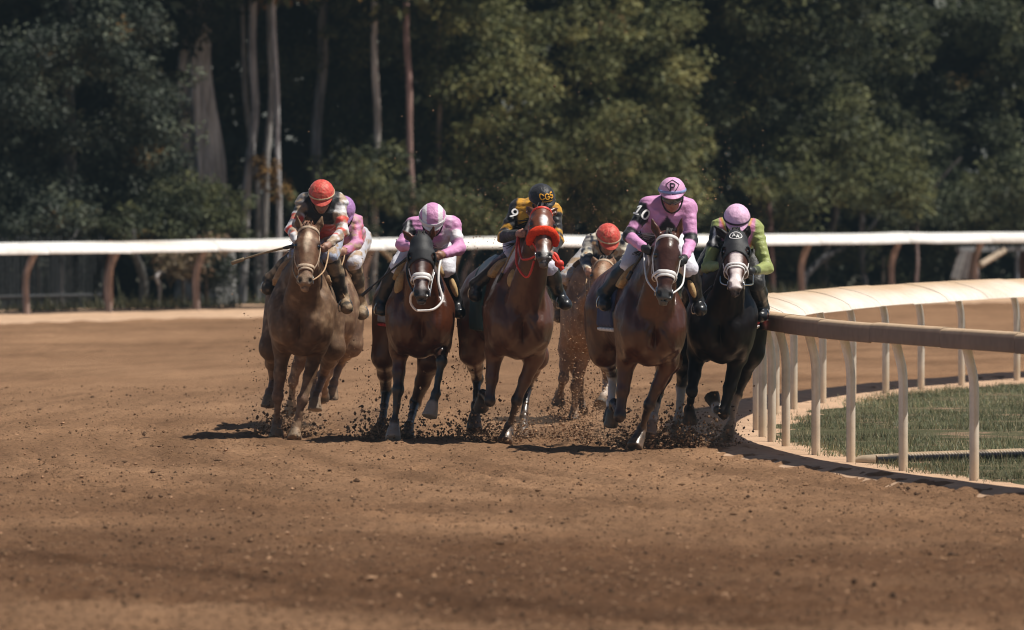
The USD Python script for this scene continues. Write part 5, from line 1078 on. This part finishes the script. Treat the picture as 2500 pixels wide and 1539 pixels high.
def silk5(v, tg, J, o):
    c = np.tile(PINK, (len(v), 1))
    for s in "LR":
        u = arm_u(v, J, s); k = ((tg == "u" + s) | (tg == "f" + s)) & (u > .80) & (u < 1.16); c = np.where(k[:, None], (.017, .017, .02), c)
    u = arm_u(v, J, "L"); k = (tg == "uL") & (u > .04) & (u < .62) & (v[:, 1] < (J["shL"] + (J["elL"] - J["shL"]) * u[:, None])[:, 1] + .03); c = np.where(k[:, None], (.015, .015, .018), c)
    r = v - (o["chest"] + np.array([0, 0, -.115])); k = (tg == "torso") & (np.abs(r @ o["lat"]) + np.abs(r[:, 2]) * .8 < .085); c = np.where(k[:, None], (.02, .018, .022), c)
    k = (tg == "torso") & (v[:, 2] < o["chest"][2] - .15) & (r @ o["lat"] < -.0); return np.where(k[:, None], (.62, .60, .66), c)
def silk6(v, tg, J, o):
    c = np.tile((.30, .345, .115), (len(v), 1))
    for s, sg in (("L", -1), ("R", 1)):
        w = (v - o["hc"]) @ o["lat"] * sg; z = v[:, 2] - o["chest"][2]; d = w - .115 - z * .35
        k = (tg != "f" + s) & (tg != "u" + s) & (np.abs(d) < .032); c = np.where(k[:, None], (.55, .2, .36), c); k = (tg != "f" + s) & (tg != "u" + s) & (np.abs(np.abs(d) - .035) < .008); c = np.where(k[:, None], (.6, .22, .05), c)
    u = arm_u(v, J, "L"); k = (tg == "uL") & (u > .05) & (u < .56); c = np.where(k[:, None], (.015, .015, .018), c); k = (tg == "uL") & (u > .08) & (u < .52) & (np.abs((v - J["shL"])[:, 0] + .03 + .05 * u) < .009); c = np.where(k[:, None], (.66, .66, .66), c)
    u = arm_u(v, J, "R"); k = (tg == "fR") & (u > 1.72); return np.where(k[:, None], (.05, .06, .03), c)
RED = (.62, .075, .055)
def cap1(th, ph): c = np.tile(RED, (len(th), 1)); seam = np.abs(np.abs((ph / (np.pi / 3)) % 1 - .5) - .5) < .02; c = np.where(seam[:, None], np.array(RED) * .7, c); return mixc(c, (.5, .22, .13), sstep(.5, .65, meshkit.fbm(np.stack([th * 6, ph * 4, 0 * th], 1), 3, 3)) * .4)
def capflat(col, v=.12): return lambda th, ph: np.array(col) * (1 - v + 2 * v * meshkit.fbm(np.stack([th * 4, np.sin(ph) * 3, np.cos(ph) * 3], 1), 3, 3))[:, None]
def cap2(th, ph):
    x = np.sin(th) * np.sin(ph); return np.where(((np.abs(x) > .44) & (np.abs(x) < .80))[:, None], (.80, .76, .79), np.array((.62, .29, .50)))
SPEC = {
 1: dict(seed=1, pitch=.62, j=dict(head=(785, 484, -.30), shL=(744, 492, -.15), shR=(828, 494, -.15), elL=(713, 560, -.30), elR=(836, 566, -.30), haL=(726, 592, -.50), haR=(803, 598, -.48), hip=(786, 562, .30), knL=(735, 628, .05), knR=(806, 626, .0), anL=(692, 684, .30), anR=(838, 730, .25), toL=(670, 706, .20), toR=(847, 753, .12)),
         silk=silk1, cap=cap1, peak_col=(.62, .10, .07), band=(.55, .42, .26), breech=(.42, .46, .58), breech_mud=MUDTAN, boot=(.05, .04, .03), boot_mud=1.0, skin=(.30, .16, .11), goggles=.0),
 0: dict(seed=2, pitch=.8, j=dict(head=(838, 522, -.20), shL=(800, 540, -.05), shR=(866, 545, -.05), elL=(800, 590, -.2), elR=(870, 596, -.2), haL=(806, 600, -.4), haR=(842, 612, -.4), hip=(852, 585, .30), knL=(800, 640, 0), knR=(862, 645, -.02), anL=(800, 730, .3), anR=(872, 748, .22), toL=(800, 755, .2), toR=(877, 768, .1)),
         silk=silk0, cap=capflat((.36, .18, .42)), peak_col=(.36, .18, .42), band=None, breech=(.5, .5, .55), breech_mud=MUDTAN, boot=(.06, .045, .03), boot_mud=1.0),
 2: dict(seed=3, pitch=.80, j=dict(head=(1056, 541, -.36), shL=(1008, 552, -.15), shR=(1106, 549, -.15), elL=(981, 597, -.28), elR=(1121, 608, -.28), haL=(1012, 604, -.50), haR=(1082, 622, -.50), hip=(1060, 562, .32), knL=(1020, 655, .12), knR=(1090, 660, .05), anL=(990, 738, .3), anR=(1112, 738, .28), toL=(986, 758, .2), toR=(1121, 764, .17)),
         silk=silk2, cap=cap2, peak_col=(.72, .70, .71), band=(.74, .72, .73), band_w=.016, breech=(.68, .68, .74), skin=(.24, .12, .075), goggles=.0, peak=.03),
 3: dict(seed=4, pitch=.50, yaw=.42, j=dict(head=(1324, 494, -.30), shL=(1264, 508, -.10), shR=(1352, 518, -.15), elL=(1230, 578, -.20), elR=(1361, 588, -.25), haL=(1266, 572, -.46), haR=(1345, 618, -.45), hip=(1284, 575, .35), knL=(1252, 625, .1), knR=(1340, 655, .05), anL=(1206, 695, .33), anR=(1364, 720, .3), toL=(1191, 722, .25), toR=(1381, 744, .2)),
         silk=silk3, cap=capflat((.016, .017, .022)), peak_col=(.015, .015, .018), band=None, breech=(.55, .54, .64), skin=(.33, .16, .12), goggles=.0, peak=.03),
 4: dict(seed=5, pitch=.72, roll=.12, yaw=.15, j=dict(head=(1484, 588, -.32), shL=(1442, 594, -.10), shR=(1522, 596, -.12), elL=(1430, 636, -.22), elR=(1533, 630, -.22), haL=(1436, 662, -.45), haR=(1512, 652, -.45), hip=(1486, 600, .35), knL=(1440, 680, 0), knR=(1520, 690, 0), anL=(1432, 755, .3), anR=(1535, 760, .3), toL=(1428, 775, .2), toR=(1540, 780, .2)),
         silk=silk4, cap=cap1, peak_col=(.6, .09, .06), band=(.55, .42, .28), breech=(.4, .38, .38), breech_mud=MUDTAN, boot=(.05, .04, .035), boot_mud=.6),
 5: dict(seed=6, pitch=.30, j=dict(head=(1641, 480, -.25), shL=(1580, 503, -.10), shR=(1682, 508, -.12), elL=(1536, 577, -.22), elR=(1687, 590, -.25), haL=(1572, 606, -.47), haR=(1672, 630, -.48), hip=(1606, 570, .35), knL=(1566, 650, .12), knR=(1682, 656, .05), anL=(1514, 718, .33), anR=(1702, 735, .3), toL=(1504, 745, .22), toR=(1710, 757, .2)),
         silk=silk5, cap=capflat((.68, .36, .57), .05), peak_col=(.66, .34, .55), band=(.23, .30, .55), band_w=.011, breech=(.68, .68, .76), skin=(.32, .15, .10), gloves=(.018, .018, .02), goggles=-.002),
 6: dict(seed=7, pitch=.62, j=dict(head=(1799, 545, -.34), shL=(1756, 556, -.12), shR=(1843, 558, -.12), elL=(1729, 652, -.22), elR=(1872, 654, -.25), haL=(1764, 650, -.48), haR=(1838, 662, -.50), hip=(1800, 580, .35), knL=(1755, 690, .05), knR=(1845, 692, .0), anL=(1728, 752, .3), anR=(1857, 752, .3), toL=(1720, 772, .2), toR=(1858, 772, .18)),
         silk=silk6, cap=capflat((.74, .46, .65), .05), peak_col=(.72, .42, .62), band=(.03, .012, .03), band_w=.009, breech=(.02, .02, .022), skin=(.25, .13, .09), gloves=(.02, .02, .022), goggles=.0)}
JL = {1: "rider in red cap, black vest and white sleeves with red bands, splashed with mud", 0: "rider in purple cap and muddy pink jacket behind the black vested rider", 2: "rider in pink and white striped cap crouching low over the black hooded bay", 3: "rider in black cap lettered CGS and black jacket with gold shoulders, number 9",
      4: "rider in red cap and dark flowered jacket behind the front row", 5: "rider in pink jacket with black bands and number 10, goggles under pink cap", 6: "rider in lime green jacket and pink cap with dark band by the inner rail"}
RD = {k: make_jockey(JL[k], SPEC[k], HS[k]["D"], HN[k]) for k in (1, 0, 2, 3, 4, 5, 6)}
for k in RD:
    for s in "LR": pass
# lettering
cap_text(RD[3], "CGS", .046, 1.0, -.02, "gold_print"); cap_text(RD[3], "Breeder of Racers", .008, 1.36, -.02, "gold_print", "small_lettering")
cap_text(RD[5], "P", .060, .95, .02, "dark_print")
t5 = RD[5]; dm = np.array([(0, .062), (.058, .012), (0, -.06), (-.058, .012), (0, .062)])
pts = np.vstack([dm[i] * (1 - k) + dm[i + 1] * k for i in range(4) for k in np.linspace(0, 1, 7)[:-1, None]] + [dm[:1]]); th = .95 - pts[:, 1] / .105; pp = t5.dome(th, .02 + pts[:, 0] / (.112 * np.sin(th)), .004)
t5.mk("diamond_outline", tube(pp, .0032, 6), "dark_print", t5.helmet)
arm_text(RD[3], "L", "9", .085, .30, "white_print", tilt=-.15); arm_text(RD[5], "L", "10", .085, .32, "white_print", tilt=-.1)
# the black patch under the 9
a, b = RD[3].J["shL"], RD[3].J["elL"]
# breeches lettering of the pink rider
def on_clothes(T, D, px, py, turn):
    """Lays lettering on the rider's clothes at the spot seen at px, py."""
    sh = Shape(); sh.prims = T.K.prims + T.Z.prims
    def fn(x, y, z):
        o = P(px, py, D); xr, zr = x * math.cos(turn) - y * math.sin(turn), x * math.sin(turn) + y * math.cos(turn)
        p = o + np.stack([xr, 0 * xr - .7, zr], 1); d = np.array([0, 1.0, 0]); t = np.zeros(len(p))
        for _ in range(60): t += np.minimum(np.maximum(sh.eval(p + d * t[:, None]), .0005), .05) * .9 * (t < 1.6)
        return p + d * (t - .008 - z)[:, None]
    return fn
RD[5].mk("lettering", wrap_text("RURK", .036, on_clothes(RD[5], 92.3, 1566, 583, -1.15), True), "dark_print")
# tack
H = HN[1]; add_bridle(H, "muddy_white_leather", nose_t=.40, nose_w=.015); add_reins(H, [RD[1].J["haL"], RD[1].J["haR"]], "tan_leather", .007); add_saddle(H, "brown_felt", "tan_leather", (.5, 1.05, 1.0))
H = HN[0]; add_bridle(H, "tan_leather"); add_saddle(H, "brown_felt", "tan_leather", (.5, 1.05, 1.0)); add_reins(H, [RD[0].J["haL"], RD[0].J["haR"]], "tan_leather")
H = HN[2]; add_bridle(H, "white_leather", brow=False, nose_t=.37, nose_w=.017, w=.009); add_hood(H, t1=.24); add_saddle(H, "grey_felt", "buff_pad", (.55, 1.25, .98), "red_felt", 1.22); add_pads(H, 96, [(974, 688, .1, .05, .10), (1107, 700, .05, .030, .09)])
pts = [H.bits[0], H.hp(.52, -.085, -.16), H.hp(.585, -.02, -.2), H.hp(.575, .09, -.2), H.hp(.46, .185, -.22), H.hp(.30, .15, -.2), RD[2].J["haR"]]
obj("rein", tube(curve(pts, 40), .011, 6), "white_leather", H.prim, origin=H.o); obj("rein", tube(curve([H.bits[0], H.bits[0] * .5 + RD[2].J["haL"] * .5 - H.l * .06, RD[2].J["haL"]], 14), .008, 6), "black_leather", H.prim, origin=H.o)
obj("bit_shank", tube(curve([H.hp(.30, .11, -.05), H.hp(.42, .085, -.03), H.hp(.53, .07, -.02)], 10), .008, 6), "steel", H.bridle, origin=H.o)
H = HN[3]; add_bridle(H, "red_leather", lower=False, nose=False, w=.012); add_shadow_roll(H); add_saddle(H, "green_felt", "buff_pad", (.6, 1.2, .92), None, 1.25); add_pads(H, 95.5, [(1236, 675, .15, .06, .09)])
hl3, hr3 = RD[3].J["haL"], RD[3].J["haR"]
for pt in ([H.bits[0], H.bits[0] * .5 + hl3 * .5 + np.array([-.03, 0, -.12]), hl3], [H.bits[1], H.bits[1] * .5 + hr3 * .5 + np.array([.05, 0, -.06]), hr3]): obj("rein", tube(curve(pt, 18), .010, 6, ), "red_leather", H.prim, origin=H.o)
obj("rein", tube(curve([H.hp(.50, -.07, -.08), H.hp(.58, -.12, -.2), H.hp(.4, -.2, -.22), hl3], 18), .010, 6), "red_leather", H.prim, origin=H.o)
e = hr3 + np.array([.07, -.02, -.09]); obj("rein_end", join([tube(curve([hr3, hr3 * .5 + e * .5 + [0, 0, .03], e, e + [.03, 0, -.05]], 12), .02, 7), ball(e, (.04, .03, .035))]), "red_leather", H.prim, origin=H.o)
H = HN[4]; add_bridle(H, "muddy_white_leather", w=.009, lower=False); add_reins(H, [RD[4].J["haL"], RD[4].J["haR"]], "tan_leather"); add_saddle(H, "brown_felt", "brown_felt")
H = HN[5]; add_bridle(H, "white_leather", w=.0135, nose_t=.345, nose_w=.017, brow_w=.014); add_reins(H, [RD[5].J["haL"], RD[5].J["haR"]], "white_leather", .008); add_saddle(H, "navy_felt", "buff_pad", (.55, 1.2, 1.0), "white_felt", 1.20); add_pads(H, 92.3, [(1566, 675, .1, .065, .085), (1689, 705, .05, .030, .075)])
v, f = tube(curve([RD[5].J["haL"] + [.03, -.03, -.02], RD[5].J["haL"] + [.045, -.04, -.10], RD[5].J["haL"] + [.06, -.02, -.17]], 8), np.linspace(.008, .02, 8), 7); obj("rein_end", (v, f), "white_leather", H.prim, origin=H.o)
H = HN[6]; add_bridle(H, "white_leather", brow=False, nose_t=.34, nose_w=.012, w=.008); add_hood(H, t1=.235); add_saddle(H, "red_felt", "buff_pad", (.55, 1.15, 1.0), "white_felt", 1.24); add_reins(H, [RD[6].J["haL"], RD[6].J["haR"]], "steel", .007)
def on_hood(H, t0):
    def fn(x, y, z):
        o = np.array([H.hp(t0 - b, a, -.03) for a, b in zip(x, y)]); d = np.tile(H.n, (len(x), 1)); return o + d * (ray_to(H.head, o, d) + .014 + z)[:, None]
    return fn
fn = on_hood(H, .075); an = np.linspace(0, 2 * np.pi, 33); obj("emblem_ring", tube(fn(.05 * np.cos(an), .037 * np.sin(an), 0 * an), .004, 6), "white_print", H.hood, origin=H.o)
obj("emblem_letters", join([wrap_text("A", .030, lambda x, y, z: fn(x - .016, y + .006, z)), wrap_text("A", .030, lambda x, y, z: fn(x + .016, y - .008, z))]), "white_print", H.hood, origin=H.o)
# whips
whip("muddy brown whip pointing left from the hand of the red capped rider", (722, 600, -.5), (566, 643, -.3), 97, ("whip_muddy", "whip_muddy"), .012)
whip("black whip with white collar held low left by the rider in striped cap", (1006, 622, -.5), (884, 722, -.25), 96, ("whip_black", "whip_black"), .011)
whip("thin dark whip hanging from the left hand of the number 9 rider", (1268, 580, -.46), (1216, 690, -.2), 95.5, ("whip_muddy", "whip_black"), .010)
whip("short light whip held across by the rider in flowered jacket", (1510, 652, -.45), (1552, 642, -.3), 103, ("whip_muddy", "whip_muddy"), .010)
whip("black whip under the gloved hand of the number 10 rider", (1584, 598, -.5), (1532, 682, -.3), 92.3, ("whip_black", "whip_black"), .013)
whip("black whip held against the saddle of the near black horse", (1740, 700, -.5), (1700, 742, -.2), 93.6, ("whip_black", "whip_black"), .010)

# ------------------------------------------------------------------ dirt on the ground and in the air
q = np.random.default_rng(5)
IV = np.array([(1, 0, 0), (0, 1, 0), (-1, 0, 0), (0, -1, 0), (0, 0, .9), (.1, -.1, -.9)], float); _h = trimesh.convex.convex_hull(IV, qhull_options="QJ"); IF = np.array([[np.argmin(np.linalg.norm(IV - _h.vertices[i], axis=1)) for i in t] for t in _h.faces])
def lumps(pos, size, seed, cols, squash=1.0):
    r = np.random.default_rng(seed); n = len(pos); k = r.uniform(.55, 1.35, (n, 6, 1)); v = IV[None] * k * size[:, None, None] * r.uniform(.6, 1.3, (n, 1, 3)) * [1, 1, squash]
    a = r.uniform(0, 2 * np.pi, n); c, s = np.cos(a)[:, None], np.sin(a)[:, None]; x, y = v[..., 0] * c - v[..., 1] * s, v[..., 0] * s + v[..., 1] * c; v = np.stack([x, y, v[..., 2]], -1) + pos[:, None]
    f = (IF[None] + 6 * np.arange(n)[:, None, None]).reshape(-1, 3); c = np.asarray(cols)[r.integers(0, len(cols), n)] * r.uniform(.7, 1.3, n)[:, None]
    return v.reshape(-1, 3), f, np.repeat(c, 6, 0)
CL = [(.21, .122, .068), (.14, .082, .047), (.09, .054, .033), (.29, .172, .10)]
n = 52000; y = 1 / q.uniform(1 / 118.0, 1 / 54.0, n); x = (q.uniform(-.12, 1.12, n) - .5) * W0 / FPX * y; sz = np.clip(q.lognormal(-4.95, .45, n), .003, .030)
inr = np.hypot(x - RC[0], y - RC[1]) > RR + .95; x, y, sz = x[inr], y[inr], sz[inr]
pos = np.stack([x, y, track_height(x, y) + sz * .25], 1); v, f, c = lumps(pos, sz, 6, CL, .75)
obj("dirt_clods", (v, f), "earth_lump", smooth=False, col=c, label="loose clods of dirt strewn over the race track", cat="dirt", kind="stuff")
FC = [(.24, .145, .085), (.16, .10, .06), (.32, .20, .12), (.11, .067, .042)]
P_, S_ = [], []
def burst(px, D, n, w, hgt, back=.7, s0=-5.15):
    b = G(px, D); h = q.exponential(hgt, n); P_.append(b + np.stack([q.normal(0, w, n) * (1 + h), q.uniform(-.15, back, n), h], 1)); S_.append(np.clip(q.lognormal(s0, .55, n), .0015, .02))
for px, D in ((675, 97.0), (722, 96.8), (760, 98.0), (925, 96.8), (960, 95.8), (995, 96.6), (1235, 95.6), (1160, 96.4), (1275, 96.4), (1400, 103), (1370, 103.6), (1552, 93.1), (1490, 94.2), (1584, 94), (1655, 94.2), (1690, 93.2), (1770, 94.3)): burst(px, D, 240, .09, .10)
for px, D, n, w in ((670, 98.0, 260, .10), (1110, 96.5, 300, .22), (1440, 94.5, 420, .16), (1560, 93.2, 500, .14), (1690, 93.4, 650, .16), (1200, 95.6, 500, .2), (1395, 96.5, 450, .2), (700, 97.1, 450, .12), (920, 96.3, 450, .11), (1640, 93.4, 300, .12)): burst(px, D, int(n * 1.3), w, .08, .5, -4.85)
for px, D in ((678, 97.1), (722, 96.9), (930, 96.8), (962, 96), (1238, 95.7), (1400, 97.5), (1552, 92.6), (1600, 93.2), (1660, 93.8), (1700, 93.2)): burst(px, D, 420, .16, .09, .6, -6.1)
# rising spray: behind each horse and thick before the trailing one
def spray(px, py, D, n, rx, ry, rd, s0=-5.3):
    P_.append(np.array([P(px + q.normal(0, rx), py + q.normal(0, ry), D + q.uniform(-rd, rd)) for _ in range(n)])); S_.append(np.clip(q.lognormal(s0, .45, n), .002, .020))
spray(640, 880, 98.5, 260, 28, 80, .5); spray(705, 930, 98.5, 260, 16, 50, .4); spray(1110, 900, 97, 260, 32, 70, .6, -5.0); spray(1400, 840, 98.5, 1000, 42, 90, 1.0, -5.7); spray(1400, 1000, 98.5, 420, 40, 40, .8, -5.3); spray(1440, 960, 96, 400, 30, 60, .6, -5.1)
spray(905, 940, 98, 180, 35, 60, .6, -5.0); spray(1570, 960, 94.5, 120, 50, 50, .6); spray(1330, 930, 97.5, 160, 40, 60, .6, -5.2)
spray(1400, 470, 104, 700, 210, 120, 3, -5.45); spray(1390, 600, 103, 500, 130, 70, 2, -5.4); spray(1760, 460, 103, 240, 60, 110, 2, -5.5); spray(1180, 560, 101, 260, 60, 70, 2, -5.45); spray(900, 640, 101, 120, 60, 60, 1.5, -5.4)
pos = np.vstack(P_); sz = np.hstack(S_); k = pos[:, 2] > 0.0; v, f, c = lumps(pos[k], sz[k], 8, FC)
LOOK["dust_air"] = usdkit.material(stage, "/World/Looks/dust_air", {"v": ("principled_volume", {"color": (0.72, 0.5, 0.34), "density": 0.22, "anisotropy": 0.2})}, [], volume="v.volume")
for i, (px, D, dx, rx, ry, rz) in enumerate([(1620, 94.2, .0, .62, .8, .26), (1690, 94.4, .1, .34, .6, .34), (1240, 96.8, 0, .42, .6, .16), (930, 97.6, 0, .40, .6, .18), (690, 98.2, 0, .40, .6, .22)]):
    bv, bf = ball((0, 0, 0), (1, 1, 1), 4); bv = bv * (1 + .55 * (meshkit.fbm(bv * 1.8 + i * 3, 4, 9) - .5))[:, None] * [rx, ry, rz] + G(px, D) + [dx, 0, rz * .75]
    bv[:, 2] = np.maximum(bv[:, 2], .012 + .002 * i)
    obj("dust_cloud", (bv, bf), "dust_air", label=["thin dust drifting low behind the hooves of the dark bay in white bridle", "small dust puff behind the hooves of the near black horse", "low dust behind the hooves of the red bridled horse", "low dust behind the hooves of the black hooded bay", "low dust behind the hooves of the mud splashed chestnut"][i], cat="dust", kind="stuff")
obj("flying_dirt", (v, f), "earth_lump", smooth=False, col=c, label="dirt and grit thrown up behind the galloping hooves", cat="dirt", kind="stuff")
